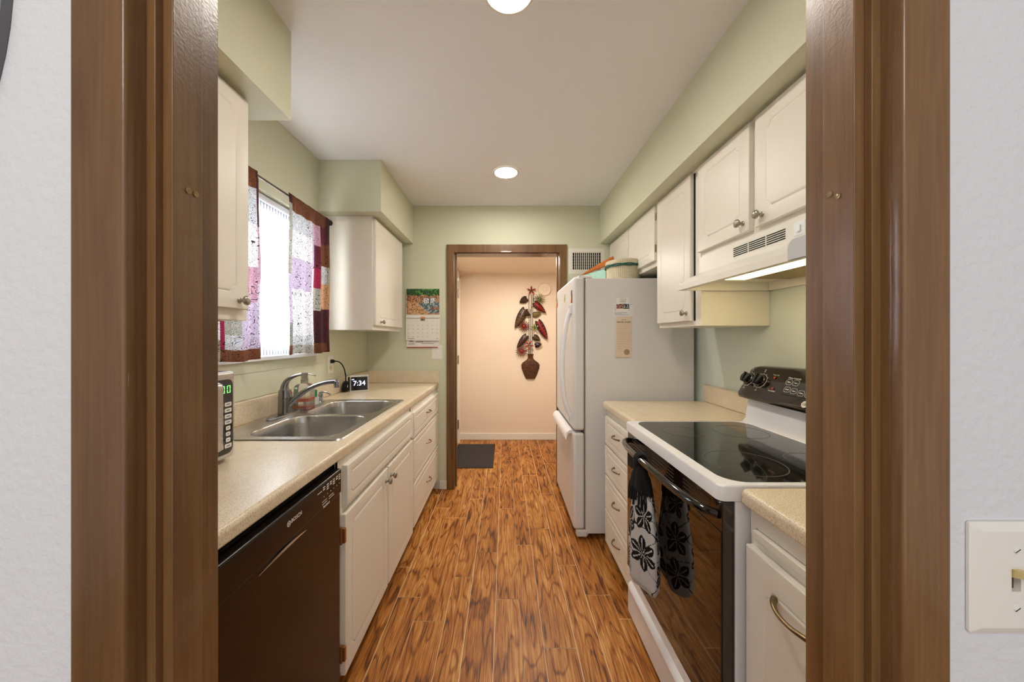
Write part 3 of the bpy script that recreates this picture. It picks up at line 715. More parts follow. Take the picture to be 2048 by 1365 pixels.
for y in (1.215, 2.155):
    m = MB(); m.box(XL, XL+.006, y-.012, y+.012, RZ-.03, RZ+.03); m.tube([(XL, y, RZ-.004), (RX, y, RZ-.007)], .005, 8); m.build('bracket', bpy.data.materials['dark_pewter'], t)
PAL = {k: C(v) for k, v in dict(w='#e6e4e6', g='#c9cbd0', l='#c3b3c9', m='#5a2030', b='#6d4128', d='#472227', t='#c79a72', p='#b88fa0', s='#a8a69b', r='#8a1f3d', k='#8d8f86').items()}
def curtain(y0, y1, zb, label, rows, amp, wob):
    t = thing('window_curtain', (RX, (y0+y1)/2, zb), label, 'curtain', 'patchwork kitchen curtains')
    m = MB(); cl = m.colors(); nu, nv = 90, 70; zt = RZ+.012
    def P(u, v):
        f = amp*(.4+.6*(1-v)); ph = u*(y1-y0)/.045*2*PI*.5
        x = RX+.0105+f*(math.sin(ph)+.5*math.sin(ph*1.9+1.3))*(1 if v < .97 else .3); y = y0+(y1-y0)*(u+.012*wob*math.sin(9*v+3*u))
        return Vector((max(x, XL+.024), y, zb+(zt-zb)*v+.004*math.sin(7*u)*(1-v)))
    g = [[m.v(P(i/nu, j/nv)) for i in range(nu+1)] for j in range(nv+1)]
    for j in range(nv):
        for i in range(nu):
            f = m.face([g[j][i], g[j][i+1], g[j+1][i+1], g[j+1][i]]); u, v = (i+.5)/nu, (j+.5)/nv
            c = PAL['w']
            for u1, cells in rows:
                if u <= u1:
                    for v1, key in cells:
                        if v <= v1: c = PAL[key]; break
                    break
            for lp in f.loops:
                lp[cl] = (*c, 1)
            for lp, (uu, vv) in zip(f.loops, ((i, j), (i+1, j), (i+1, j+1), (i, j+1))): lp[m.uv].uv = (uu/nu*(y1-y0)*5, vv/nv*4)
    m.build('fabric', CURTAIN, t, 60)
curtain(1.235, 1.53, 1.207, 'patchwork voile curtain on the near side of the window, partly behind the cabinet',
    [(.30, [(.06, 's'), (.1, 'k'), (.2, 'w'), (.38, 'g'), (.6, 'l'), (.9, 'w'), (1, 'b')]), (.33, [(.06, 'b'), (.24, 'r'), (.5, 'l'), (.9, 'p'), (1, 'b')]),
     (.64, [(.06, 'b'), (.13, 'g'), (.3, 's'), (.52, 'l'), (.74, 'p'), (.9, 'l'), (1, 'b')]), (.9, [(.06, 'b'), (.30, 'l'), (.48, 'p'), (.72, 'w'), (.9, 'g'), (1, 'b')]), (.95, [(.06, 'b'), (.30, 'l'), (.48, 'p'), (.72, 'w'), (.9, 'g'), (1, 'b')]), (1, [(.06, 'b'), (.4, 'l'), (.7, 'p'), (1, 'd')])], .011, 1)
curtain(1.745, 2.165, 1.215, 'patchwork voile curtain on the far side of the window, burgundy edge',
    [(.07, [(.05, 'b'), (.2, 'k'), (.5, 'l'), (.94, 's'), (1, 'd')]), (.50, [(.06, 's'), (.12, 'g'), (.3, 'w'), (.42, 'w'), (.62, 'l'), (.78, 'w'), (.90, 'g'), (1, 'b')]), (.56, [(.06, 's'), (.3, 'w'), (.6, 'w'), (.9, 'l'), (1, 'b')]),
     (.70, [(.07, 'b'), (.3, 'd'), (.45, 's'), (.6, 'r'), (.76, 'm'), (.9, 'p'), (1, 'b')]), (.88, [(.07, 'b'), (.31, 'd'), (.5, 't'), (.63, 'g'), (.78, 'b'), (.92, 'm'), (1, 'b')]), (1, [(.07, 'd'), (.31, 'm'), (.5, 't'), (.63, 's'), (.8, 'b'), (1, 'd')])], .010, 1)
# ================================================================ RIGHT SIDE
RF, RD = .917, .897
t = thing('wall_cabinet', (1.08, 1.24, 1.677), 'cream two-door wall cabinet directly above the range hood', 'wall cabinet')
box_carcass(RF, XR-.001, .86, 1.598, 1.678, 2.111, RF, t)
d = right_door(1.26, 1.60-.004, 1.70, 2.098, RD, t); knob(MR(RD, 1.292, 1.735), d, NICKEL)
d = right_door(.872, 1.232, 1.70, 2.098, RD, t); knob(MR(RD, 1.196, 1.735), d, NICKEL)
t = thing('wall_cabinet', (1.08, 1.82, 1.36), 'tall narrow cream wall cabinet between the refrigerator and the hood, door ajar', 'wall cabinet')
box_carcass(RF, XR-.001, 1.602, 2.033, 1.36, 2.111, RF, t)
d = right_door(1.662, 2.022, 1.386, 2.098, RD, t); knob(MR(RD, 1.695, 1.425), d, NICKEL)
m = MB(); m.box(RF-.0015, RF+.001, 1.648, 1.661, 1.386, 2.098); m.build('gap_shade_strip', DARK, t)  # dark strip painting in the shadow behind the door's near edge
t = thing('wall_cabinet', (1.08, 2.49, 1.735), 'shallow cream two-door wall cabinet above the refrigerator', 'wall cabinet')
box_carcass(RF, XR-.001, 2.037, 2.948, 1.735, 2.111, RF, t)
right_door(2.06, 2.487, 1.768, 2.098, RD, t); d = right_door(2.505, 2.935, 1.768, 2.098, RD, t)
for z in (1.84, 2.03):
    m = MB(); m.lathe([(.005, -.022), (.005, .022)], MU(RD+.006, 2.0535, z), 10); m.build('hinge', BRASS, d)
# ---- range hood
HY0, HY1 = .862, 1.597
t = thing('range_hood', (1.02, 1.23, 1.523), 'white range hood with vent slots and a lit lamp over the stove', 'range hood')
XH = .908
prof = [(.803, 1.523), (.803, 1.547), (.862, 1.583), (.895, 1.597), (XH, 1.606), (XH, 1.6765), (XR-.001, 1.6765), (XR-.001, 1.523), (XR-.02, 1.523), (XR-.02, 1.56), (.83, 1.56), (.83, 1.523)]
m = MB(); loops = [[Vector((x, y, z)) for x, z in prof] for y in (HY0, HY1)]
rows = m.loft(loops, True); m.fill([rows[0]]); m.fill([rows[1]])
for y in (HY0, HY1-.012): m.box(.815, XR-.001, y, y+.012, 1.523, 1.56)
m.build('shell', mat('hood_enamel', '#ece8dc', .3), t)
m = MB()
for g0, g1 in ((1.109, 1.188), (1.195, 1.275), (1.282, 1.36)):
    for k in range(5): m.box(XH-.0012, XH+.002, g0, g1, 1.625+k*.0075, 1.6285+k*.0075)
m.build('vent_slots', DARK, t)
m = MB(); m.box(XH-.002, XH+.001, 1.035, 1.075, 1.622, 1.664, .001); m.box(XH-.007, XH-.002, 1.048, 1.062, 1.632, 1.652, .002); m.build('rocker_switch', VINYL, t)
m = MB(); pp = [(0, 0), (.12, 0)]+[(x, y) for x, y in rrect(0, .12, -.1, .056, .024, 6) if y > .02]; m.prism(pp, MR(.8025, .968, 1.523), -.006, .004); m.build('lamp_cover_tab', mat('pale_grey_plastic', '#c8cacb', .35), t)
m = MB(); m.box(.93, 1.02, .93, 1.455, 1.550, 1.5585, .002); m.build('lamp_lens', HOODLENS, t)
m = MB(); m.box(1.03, XR-.03, .93, 1.455, 1.5535, 1.5595, .001); m.build('grease_filter', mat('gold_lit_aluminium', '#a08a5a', .4, .9, bump=1, bscale=180), t)  # golden tint puts the lamp's warm reflection into the mesh colour
m = MB(); m.lathe([(.006, 0), (.006, .012), (.004, .014)], basis((1,0,0), (0,-1,0), (0,0,-1), (.86, .93, 1.56)), 12); m.build('screw', CHROME, t)
# ---- base units
BFR, BDR = .628, .608
t = thing('drawer_base_cabinet', (.92, 1.85, 0), 'cream four-drawer base cabinet between the refrigerator and the stove', 'base cabinet')
m = MB(); m.box(BFR, XR-.005, 1.615, 2.095, .09, .872, .001); m.build('carcass', WHITE_PAINT, t)
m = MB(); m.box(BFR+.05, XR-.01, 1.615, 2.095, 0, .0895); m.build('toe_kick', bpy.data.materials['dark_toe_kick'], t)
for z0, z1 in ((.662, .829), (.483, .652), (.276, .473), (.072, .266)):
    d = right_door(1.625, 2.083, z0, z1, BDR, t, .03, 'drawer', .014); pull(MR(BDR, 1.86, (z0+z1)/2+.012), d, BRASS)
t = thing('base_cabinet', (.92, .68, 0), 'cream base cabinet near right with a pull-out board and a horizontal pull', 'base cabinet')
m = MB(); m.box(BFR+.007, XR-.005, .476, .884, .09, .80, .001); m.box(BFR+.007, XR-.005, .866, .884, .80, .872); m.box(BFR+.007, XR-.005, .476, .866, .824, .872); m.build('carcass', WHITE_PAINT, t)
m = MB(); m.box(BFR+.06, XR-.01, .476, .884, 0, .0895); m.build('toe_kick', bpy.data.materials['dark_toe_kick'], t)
m = MB(); m.box(.622, 1.1, .50, .862, .802, .822, .002); m.build('pull_out_board', WHITE_PAINT, t)
d = right_door(.484, .876, .10, .778, .615, t, .06, 'door', .025); pull(MR(.615, .715, .71), d, BRASS, .13, .03, .0058)
# ---- worktops
m = MB(); counter_front(m, .602, -1, 1.612, 2.10, .66); m.box(.66, XR-.001, 1.612, 2.10, .874, .914)
ct = tag(m.build('countertop', COUNTER), 'short beige countertop piece between the refrigerator and the stove', 'countertop')
m = MB(); m.box(1.215, XR-.001, 1.612, 2.10, .9145, 1.017, .004); m.build('backsplash', COUNTER, ct)
m = MB(); counter_front(m, .6125, -1, .474, .886, .66); m.box(.66, XR-.001, .474, .886, .874, .914)
tag(m.build('countertop', COUNTER), 'beige countertop piece on the near side of the stove', 'countertop')
# ---- refrigerator
FY0, FY1, FTOP = 2.193, 2.915, 1.685
t = thing('refrigerator', (.85, 2.55, 0), 'white bottom-freezer refrigerator with papers stuck on its side', 'refrigerator')
m = MB(); m.box(.518, 1.213, FY0, FY1, .045, FTOP, .006, 3); m.build('cabinet_body', APPL, t)
m = MB(); m.box(.512, .53, FY0+.004, FY1-.004, .07, FTOP-.01); m.build('gasket', mat('grey_gasket', '#a9a49b', .7), t)
m = MB(); m.box(.44, .511, FY0, FY1, .705, 1.697, .02, 5); fd = m.build('door', APPL, t)
m = MB(); m.box(.44, .511, FY0, FY1, .072, .690, .018, 5); fz = m.build('freezer_drawer', APPL, t)
m = MB(); m.box(.475, .54, FY0+.02, FY1-.02, .02, .068, .006); m.box(.46, .53, FY0+.001, FY0+.05, .022, .069, .01, 3); m.box(.46, .53, FY1-.05, FY1-.001, .022, .069, .01, 3); m.build('kick_grille', APPL, t)
m = MB(); m.box(.47, .56, FY0+.005, FY0+.07, FTOP, FTOP+.018, .006, 3); m.build('hinge_cover', APPL, t)
m = MB(); hy = FY0+.075
pts = bez((.442, hy, 1.50), (.395, hy, 1.44), (.375, hy, 1.20), (.380, hy, 1.02), 14)+bez((.380, hy, 1.02), (.385, hy, .9), (.41, hy, .83), (.442, hy, .775), 12)[1:]
m.tube(pts, .0155, 12, flat=.9); m.box(.425, .442, hy-.016, hy+.016, .745, .80, .005); m.box(.425, .442, hy-.016, hy+.016, 1.46, 1.52, .005); m.build('handle', ENAMEL, fd)
m = MB(); prof = [(.442, .695), (.425, .694), (.404, .680), (.396, .655), (.398, .635), (.404, .637), (.408, .656), (.416, .672), (.442, .676)]
loops = [[Vector((x, y, z)) for x, z in prof] for y in (FY0+.06, FY1-.06)]; rows = m.loft(loops, True); m.fill([rows[0]]); m.fill([rows[1]]); m.build('handle', ENAMEL, fz)
for y in (FY0+.05, FY1-.05):
    for x in (.52, 1.15):
        m = MB(); m.lathe([(.018, -.012), (.018, .012)], basis((1,0,0), (0,0,1), (0,-1,0), (x, y, .018)), 16); m.build('roller', mat('grey_roller', '#b5b0a8', .5), t)
for z in (.985, ):
    m = MB(); m.box(.4385, .4395, 2.84, 2.87, 1.62, 1.625); m.build('badge', NICKEL, fd)
# ---- things stuck on the refrigerator
def blob(name, y, z, r, cols, label, shape):
    m = MB(); cl = m.colors(); M = MR(.4395, y, z)
    for k, (poly, c) in enumerate(zip(shape, cols)):
        n0 = len(m.bm.faces); m.prism([(px*r, py*r) for px, py in poly], M, .0005+.0012*k, .003+.0012*k); m.paint(C(c), n0)
    tag(m.build(name, ENAMELLED), label, 'magnet', 'magnets on the refrigerator door')
oval = lambda cx, cy, a, b: [(cx+a*math.cos(2*PI*k/14), cy+b*math.sin(2*PI*k/14)) for k in range(14)]
blob('magnet', 2.875, 1.585, .03, ('#c0522a', '#e7b45a'), 'small orange figure magnet at the far edge of the refrigerator door', (oval(0, 0, .6, 1), oval(0, .4, .35, .35)))
blob('magnet', 2.52, 1.593, .03, ('#cfd8a2', '#a8bd6a'), 'pale green oval magnet in the middle of the refrigerator door', (oval(0, 0, .45, 1.1), oval(0, -.3, .25, .5)))
blob('magnet', 2.255, 1.565, .034, ('#37352b', '#b98a4a', '#d1622b'), 'dark magnet with gold and orange above the refrigerator door handle', ([(-.35, 1.5), (.1, 1.5), (.5, 0), (.3, -1), (-.5, -.9)], oval(.1, 0, .3, .5), oval(.0, -.7, .4, .3)))
def paper(name, x0, x1, z0, z1, th, base, label, cat, off=0):
    t = thing(name, ((x0+x1)/2, FY0-.001, z0), label, cat)
    m = MB(); m.box(x0, x1, FY0-.0005-off-th, FY0-.0005-off, z0, z1); m.build('sheet', mat(name+'_paper', base, .7), t); return t
YF = FY0-.0005
t = paper('appointment_card', .690, .823, 1.440, 1.523, .0012, '#e6e3e2', 'white printed card with a dark photo strip on the refrigerator side', 'card')
m = MB(); m.box(.712, .792, YF-.0034, YF-.0013, 1.47, 1.556); m.build('top_card', PLATE, t)
m = MB()
def food(u, v):
    if u < .52:
        q = noise.noise((u*9, v*5, 2)); return C('#d8703a') if q > .15 else C('#d9cfc0') if q > .0 else C('#16242a')
    return C('#d8dcde') if (.12 < v < .85 and noise.noise((u*30, round(v*6), 1)) > .08) else C('#101c24')
m.image(MF(.712, YF-.0040, 1.488), .082, .030, 32, 14, food); m.build('photo_strip', PRINT, t)
m = MB(); rng = random.Random(5)
for z, xa, xb in ((1.462, .70, .78), (1.456, .70, .75), (1.449, .70, .79), (1.478, .70, .80), (1.515, .80, .818), (1.505, .697, .708), (1.495, .697, .708), (1.485, .697, .708)):
    x = xa
    while x < xb: l = rng.uniform(.003, .009); m.box(x, min(x+l, xb), YF-.0017, YF-.0013, z, z+.002); x += l+.002
m.build('printed_lines', DARKINK, t); m = MB()
for z in (1.546, 1.537, 1.531, 1.522): 
    x = .735
    while x < .772: l = rng.uniform(.003, .008); m.box(x, x+l, YF-.0039, YF-.0035, z, z+.002); x += l+.002
m.build('card_heading', DARKINK, t)
t = paper('list_pad', .706, .808, 1.178, 1.438, .007, '#e0cdb4', 'tall cream shopping-list pad hanging below the card on the refrigerator side', 'notepad', .0)
m = MB(); yy = YF-.0076
m.text('NEVER ENDS', .0155, MF(.757, yy, 1.402)); m.text('the list that', .007, MF(.757, yy, 1.418)); m.build('heading', DARKINK, t)
m = MB()
for k in range(15): m.box(.714, .80, yy-.0002, yy+.0003, 1.385-k*.0118, 1.3858-k*.0118)
m.build('ruled_lines', mat('tan_ink', '#a08a70', .7), t)
m = MB(); m.lathe([(.0185, 0), (.0185, .0006)], MF(.777, yy+.0003, 1.211), 28); m.build('seal', bpy.data.materials['tan_ink'], t)
# ---- on top of the refrigerator
t = thing('wicker_basket', (.835, 2.42, FTOP), 'round cream wicker basket with a lid and dark green band on the refrigerator', 'basket')
def ring_uv(m, prof, M, seg, su, cap1=False):
    rows = [[m.v((r*math.cos(2*PI*k/seg), r*math.sin(2*PI*k/seg), z), M) for k in range(seg)] for r, z in prof]
    for j, (A, B) in enumerate(zip(rows, rows[1:])):
        for k in range(seg):
            f = m.face([A[k], A[(k+1) % seg], B[(k+1) % seg], B[k]])
            for lp, (uu, vv) in zip(f.loops, ((k, j), (k+1, j), (k+1, j+1), (k, j+1))): lp[m.uv].uv = (uu/seg*su, prof[vv][1]*8)
    m.face(list(reversed(rows[0])))
    if cap1: m.face(rows[-1])
m = MB(); ring_uv(m, [(.105, 0), (.113, .03), (.115, .108), (.112, .110)], MU(.835, 2.42, FTOP), 48, 1.0, True); m.build('basket_body', WICKER, t)
m = MB(); ring_uv(m, [(.119, .1105), (.121, .112), (.122, .142), (.117, .153), (.09, .161), (.01, .165)], MU(.835, 2.42, FTOP), 48, 1.0, True); ld = m.build('basket_lid', WICKER, t)
m = MB(); 
for k in range(2): m.tube([(.835+.1225*math.cos(a), 2.42+.1225*math.sin(a), FTOP+.110+.009*k+.002*math.sin(9*a+k*PI)) for a in [2*PI*i/72 for i in range(73)]], .0048, 6, cap=False)
m.build('green_band', GREENBAND, ld)
m = MB(); m.lathe([(.008, .163), (.008, .166), (.022, .168), (.022, .174), (.014, .178)], MU(.835, 2.42, FTOP), 20); m.build('lid_knob', ORWOOD, ld)
A, B = Vector((.60, 2.86)), Vector((.745, 2.53)); ang = math.atan2(B.y-A.y, B.x-A.x)
t = thing('fabric_bin', ((A.x+B.x)/2, (A.y+B.y)/2, FTOP), 'pale teal fabric bin beside the wicker basket on the refrigerator', 'bin')
RB = Matrix.Translation((A.x, A.y, FTOP)) @ Matrix.Rotation(ang, 4, 'Z'); LB = (B-A).length
m = MB(); o = [(0, 0), (LB, 0), (LB, .16), (0, .16)]; i_ = [(.008, .008), (LB-.008, .008), (LB-.008, .152), (.008, .152)]
def lp4(q, z, s=0): return [RB @ Vector((x+(LB/2-x)*s, y+(.08-y)*s, z)) for x, y in q]
rows = m.loft([lp4(o, .002, .06), lp4(o, .118), lp4(o, .126), lp4(i_, .126), lp4(i_, .02, .06)], True, True, True); m.build('bin_body', TEAL, t)
t2 = thing('wooden_tongs', ((A.x+B.x)/2, (A.y+B.y)/2+.05, FTOP+.126), 'orange-brown wooden piece lying across the teal bin on the refrigerator', 'wooden utensil')
for k, dz in ((0, 0), (1, .028)):
    m = MB(); pts = [RB @ Vector((LB*.02+LB*.96*s, .045+.03*k*s, .136+dz*s+.045*s+.006*math.sin(PI*s))) for s in [i/12 for i in range(13)]]; m.tube(pts, [.009+.012*s for s in [i/12 for i in range(13)]], 10, flat=.45); m.build('arm', ORWOOD, t2)
m = MB()
for k in range(6): c = RB @ Vector((LB*(.35+.09*k), .075+.012*(k % 2), .122+.012*(k % 3))); m.lathe([(.001, -.022), (.016, -.012), (.02, 0), (.014, .014), (.001, .02)], Matrix.Translation(c) @ Matrix.Rotation(k, 4, 'X'), 7)
tag(m.build('crumpled_paper', mat('white_crumpled_paper', '#efeae6', .8)), 'crumpled white paper poking out of the teal bin', 'paper')
# ---- range
GY0, GY1, GT = .898, 1.60, .916
t = thing('electric_range', (.9, 1.25, 0), 'white freestanding electric stove with black glass top and oven door', 'stove')
m = MB(); m.box(.606, XR-.012, GY0+.002, GY1-.002, .03, .8735, .003); m.build('body', ENAMEL, t)
# cooktop: white rim with rounded corners and slightly bowed front
m = MB(); out = rrect(.5625, 1.13, GY0, GY1, .018, 5); zs = (.875, .91, .916)
def bow(p): x, y = p; return (x-.006*math.sin(PI*(y-GY0)/(GY1-GY0)) if x < .7 else x, y)
out = [bow(p) for p in out]; inn = [bow(p) for p in rrect(.600, 1.10, GY0+.022, GY1-.014, .06, 8)]
ins = [(x+(.85-x)*.012, y+(1.25-y)*.012) for x, y in out]
L0 = [m.v((x, y, .875)) for x, y in out]; L1 = [m.v((x, y, .911)) for x, y in out]; L2 = [m.v((x, y, .916)) for x, y in ins]; I2 = [m.v((x, y, .916)) for x, y in inn]; I3 = [m.v((x, y, .9145)) for x, y in inn]
n = len(out)
for P_, Q_ in ((L0, L1), (L1, L2)):
    for i in range(n): m.face([P_[i], P_[(i+1) % n], Q_[(i+1) % n], Q_[i]])
m.fill([L2, I2]); k = len(inn)
for i in range(k): m.face([I2[i], I2[(i+1) % k], I3[(i+1) % k], I3[i]])
m.build('cooktop_rim', ENAMEL, t)
m = MB(); m.fill([[m.v((x, y, .9148)) for x, y in inn]]); gl = m.build('glass_cooktop', mat('black_ceramic_glass', '#0c0c0b', .05, coat=.4, spec=.6), t)
ringm = mat('burner_ring_print', '#4a4a46', .3)
for bx, by, br in ((.745, 1.07, .112), (.735, 1.42, .078), (.975, 1.08, .078), (.975, 1.42, .1)):
    m = MB(); m.lathe([(br, 0), (br, .0004), (br-.003, .0004), (br-.003, 0)], MU(bx, by, .9148), 64, False, False); m.build('burner_ring', ringm, gl)
# back guard
m = MB(); prof = [(1.105, .915), (1.12, .93), (1.135, 1.03), (1.14, 1.04), (XR-.012, 1.04), (XR-.012, .87), (1.105, .87)]
loops = [[Vector((x, y, z)) for x, z in prof] for y in (GY0+.004, GY1-.004)]; rows = m.loft(loops, True); m.fill([rows[0]]); m.fill([rows[1]]); m.build('backguard_base', ENAMEL, t)
m = MB(); prof = [(1.098, 1.028), (1.092, 1.038), (1.093, 1.052), (1.155, 1.162), (1.168, 1.172), (1.20, 1.174), (1.215, 1.16), (1.215, 1.028)]
GC1 = 1.624; ys = [GY0+.002, GY0+.02, GY0+.06, 1.25, GC1-.06, GC1-.02, GC1-.002]; loops = []
for y in ys:
    e = min(y-GY0, GC1-y); s = 1 if e > .05 else (.86 if e < .01 else .965)
    crown = .012*(1-((y-1.25)/.35)**2)
    loops.append([Vector((1.2+(x-1.2)*(1 if s == 1 else .9 if s < .9 else .98), y, 1.028+(z-1.028)*s+(crown if z > 1.1 else 0))) for x, z in prof])
rows = m.loft(loops, True); m.fill([rows[0]]); m.fill([rows[-1]]); bg = m.build('control_console', BROWNBLACK, t)
# console front plane from (1.093,1.052) to (1.155,1.162)
dv = Vector((.062, 0, .110+.008)).normalized(); nv = Vector((-dv.z, 0, dv.x))
def MC(y, s, off=.0015): o = Vector((1.093, y, 1.052))+dv*s+nv*off; return basis((0,-1,0), dv, nv, o)
for y in (1.583, 1.508):
    kt = MB(); kt.lathe([(.027, 0), (.026, .004), (.023, .006), (.022, .022), (.019, .025)], MC(y, .07), 28); kt.box(-.005, .005, -.023, .023, .012, .030, .002, M=MC(y, .07)); kb = kt.build('knob', BLACKG, bg)
    m = MB()
    M = MC(y, .07, .001); m.lathe([(.0335, 0), (.0335, .0006), (.0322, .0006), (.0322, 0)], M, 40, False, False)
    for a in range(0, 360, 30): m.box(.036, .0395, -.0006, .0006, .0003, .0008, M=M @ Matrix.Rotation(math.radians(a), 4, 'Z'))
    m.text('HI', .008, M @ Matrix.Translation((.0, .046, .0004))); m.text('LO', .008, M @ Matrix.Translation((.0, -.046, .0004))); m.text('OFF', .006, M @ Matrix.Translation((-.0, .053, .0004))); m.build('dial_marking', WHITEINK, bg)
for tx, y, s in (('Power On', 1.440, .106), ('Hot Surface', 1.424, .034)): m = MB(); m.text(tx, .0075, MC(y, s)); m.build('indicator_text', WHITEINK, bg)
for y, s in ((1.442, .094), (1.424, .046)):
    m = MB(); m.lathe([(.005, 0), (.004, .002)], MC(y, s, .0012), 12); m.build('indicator_light', REDDOT, bg)
m = MB(); m.prism(rrect(-.15, .18, .030, .112, .012), MC(1.232, 0, .0005), 0, .0016); dp = m.build('touch_panel', BLACKG, bg)
m = MB(); m.text('Oven Controls', .0095, MC(1.345, .102, .0026))
labs = [('Bake', 1.362, .084), ('Start', 1.330, .084), ('Broil', 1.354, .052), ('Clear', 1.322, .050), ('Clean', 1.288, .047), ('Timer', 1.255, .046)]
for tx, y, s in labs:
    M = MC(y, s, .0024); a = [m.v((px, py, 0), M) for px, py in rrect(-.0140, .0140, -.0115, .0115, .008, 4)]; b = [m.v((px, py, 0), M) for px, py in rrect(-.0131, .0131, -.0106, .0106, .0074, 4)]; m.fill([a, b])
    m.text(tx, .0075, M)
m.build('button_markings', WHITEINK, dp)
m = MB(); M = MC(1.252, .008, .0012); m.lathe([(.0135, 0), (.0135, .0008)], M, 28); em = m.build('emblem', mat('silver_emblem', '#d8d4cc', .3, .3), bg)
m = MB(); m.text('GE', .014, M @ Matrix.Translation((0, 0, .0012))); m.build('emblem_letters', DARKINK, em)
# oven door
m = MB(); m.box(.572, .6055, GY0+.003, GY1-.003, .246, .8725, .004, 3); od = m.build('oven_door', BROWNBLACK, t)
m = MB(); m.box(.5695, .5722, GY0+.006, GY1-.006, .25, .79, .001); m.build('door_glass', mat('smoked_oven_glass', '#130b06', .05, coat=.6, spec=.6), od)
m = MB()
for g0, g1 in ((.955, 1.10), (1.16, 1.33), (1.40, 1.54)):
    for k in range(4): m.box(.5705, .5722, g0, g1, .815+k*.012, .8185+k*.012)
m.build('door_vents', mat('vent_edge', '#3d342c', .4, .4), od)
m = MB(); pts = [Vector((.572-.072*math.sin(PI*s)**.45, GY0+.02+(GY1-GY0-.04)*s, .832+.02*math.sin(PI*s))) for s in [i/28 for i in range(29)]]; m.tube(pts, .0125, 12); m.build('handle', BLACKG, od)
m = MB(); m.box(.572, .6055, GY0+.003, GY1-.003, .035, .240, .004, 3)
prof = [(.5725, .205), (.560, .196), (.556, .180), (.5725, .166)]; loops = [[Vector((x, y, z)) for x, z in prof] for y in (GY0+.05, GY1-.05)]; rows = m.loft(loops, True); m.fill([rows[0]]); m.fill([rows[1]])
m.build('storage_drawer', ENAMEL, t)
for x in (.65, 1.15):
    for y in (GY0+.05, GY1-.05): m = MB(); m.lathe([(.018, 0), (.018, .006), (.008, .008), (.008, .03)], MU(x, y, 0), 14); m.build('foot', BLACKM, t)
# ---- towel on the oven handle
TY, TZ = 1.27, .85
t = thing('kitchen_towel', (.505, TY, .43), 'black and white floral towel with a black crocheted top on the oven handle', 'towel')
def petal(u, v, cx, cy, R, k, ph):
    """0 outside, 1 in a petal, 2 on its pale vein"""
    dx, dy = ((u-cx+.5) % 1-.5)*.46, (v-cy)*.38; r = math.hypot(dx, dy)/R
    if r > 1: return 0
    a = (math.atan2(dy, dx)+ph) % (2*PI/k) - PI/k
    half = PI/k*.92*math.sin(PI*min(1, .12+.88*r))**.8
    if abs(a) > half: return 0
    return 2 if (abs(a) < .05/(.3+r) and .2 < r < .85) else 1
FLOWERS = [(.12, .84, .050, 5, .3), (.38, .70, .046, 5, 1.0), (.10, .52, .060, 5, .1), (.36, .42, .054, 6, .6), (.14, .14, .062, 12, .2), (.40, .15, .055, 5, .9), (.62, .8, .05, 5, .4), (.62, .5, .055, 5, .2), (.64, .2, .055, 5, 1.2), (.87, .68, .055, 5, .3), (.88, .35, .06, 6, .1), (.25, .60, .022, 3, 0), (.24, .31, .026, 3, .5), (.26, .02, .03, 5, .5)]
def towelcol(u, v):
    best = 0
    for p in FLOWERS: best = max(best, petal(u, v, *p))
    st = abs(noise.noise((u*4, v*6, 9))) < .022
    ink = best == 1 or (st and best == 0)
    if v > .86+.03*noise.noise((u*40, 0, 0)): ink = True
    if v < .012: ink = False
    return C('#100e0f') if ink else C('#dedad5')
def tow(u, v):
    """folded towel hanging as a loose flattened roll; u runs round it from the side that faces the room"""
    a = PI*.5+2*PI*u; k = .42+.58*min(1, (1-v)*1.6)**.75
    rx = .042*k*(1+.09*math.sin(5*a+2*v)+.05*math.sin(9*a)); ry = .102*k*(1+.05*math.sin(4*a+1))
    lift = 0 if v > .06 else (.06-v)/.06
    return Vector((.511-rx*math.sin(a)*(1-.25*lift), TY-.005-ry*math.cos(a)*(1-.12*lift), .408+.385*v+.010*math.sin(2*a+.6)*(1-v)))
m = MB(); g = m.image(MU(0, 0, 0), 1, 1, 180, 120, towelcol, tow)
bmesh.ops.remove_doubles(m.bm, verts=m.bm.verts, dist=.00005)
m.build('printed_cloth', TOWELM, t, 60)
m = MB(); M0 = MU(.512, TY+.01, 0)
loops = []
for z, rx, ry in ((.745, .030, .066), (.775, .028, .056), (.815, .020, .032), (.826, .018, .022)):
    loops.append([Vector((.506+rx*(1+.12*math.sin(9*a))*math.cos(a), TY+.01+ry*(1+.12*math.sin(7*a))*math.sin(a), z)) for a in [2*PI*k/40 for k in range(40)]])
m.loft(loops, True, True, True)
for k in range(26):
    a = 2*PI*k/26; m.tube([(.506+.030*math.cos(a), TY+.01+.066*math.sin(a), .752), (.504+.0335*math.cos(a), TY+.008+.074*math.sin(a), .715-.012*(k % 3))], .0042, 5)
m.tube([(.506+.019*math.cos(a), TY+.01, .845+.026*math.sin(a)) for a in [2*PI*i/24 for i in range(25)]], .007, 8, flat=2.2, cap=False)
m.build('crocheted_top', mat('black_crochet', '#0d0b0c', .95, bump=1, bscale=300), t)
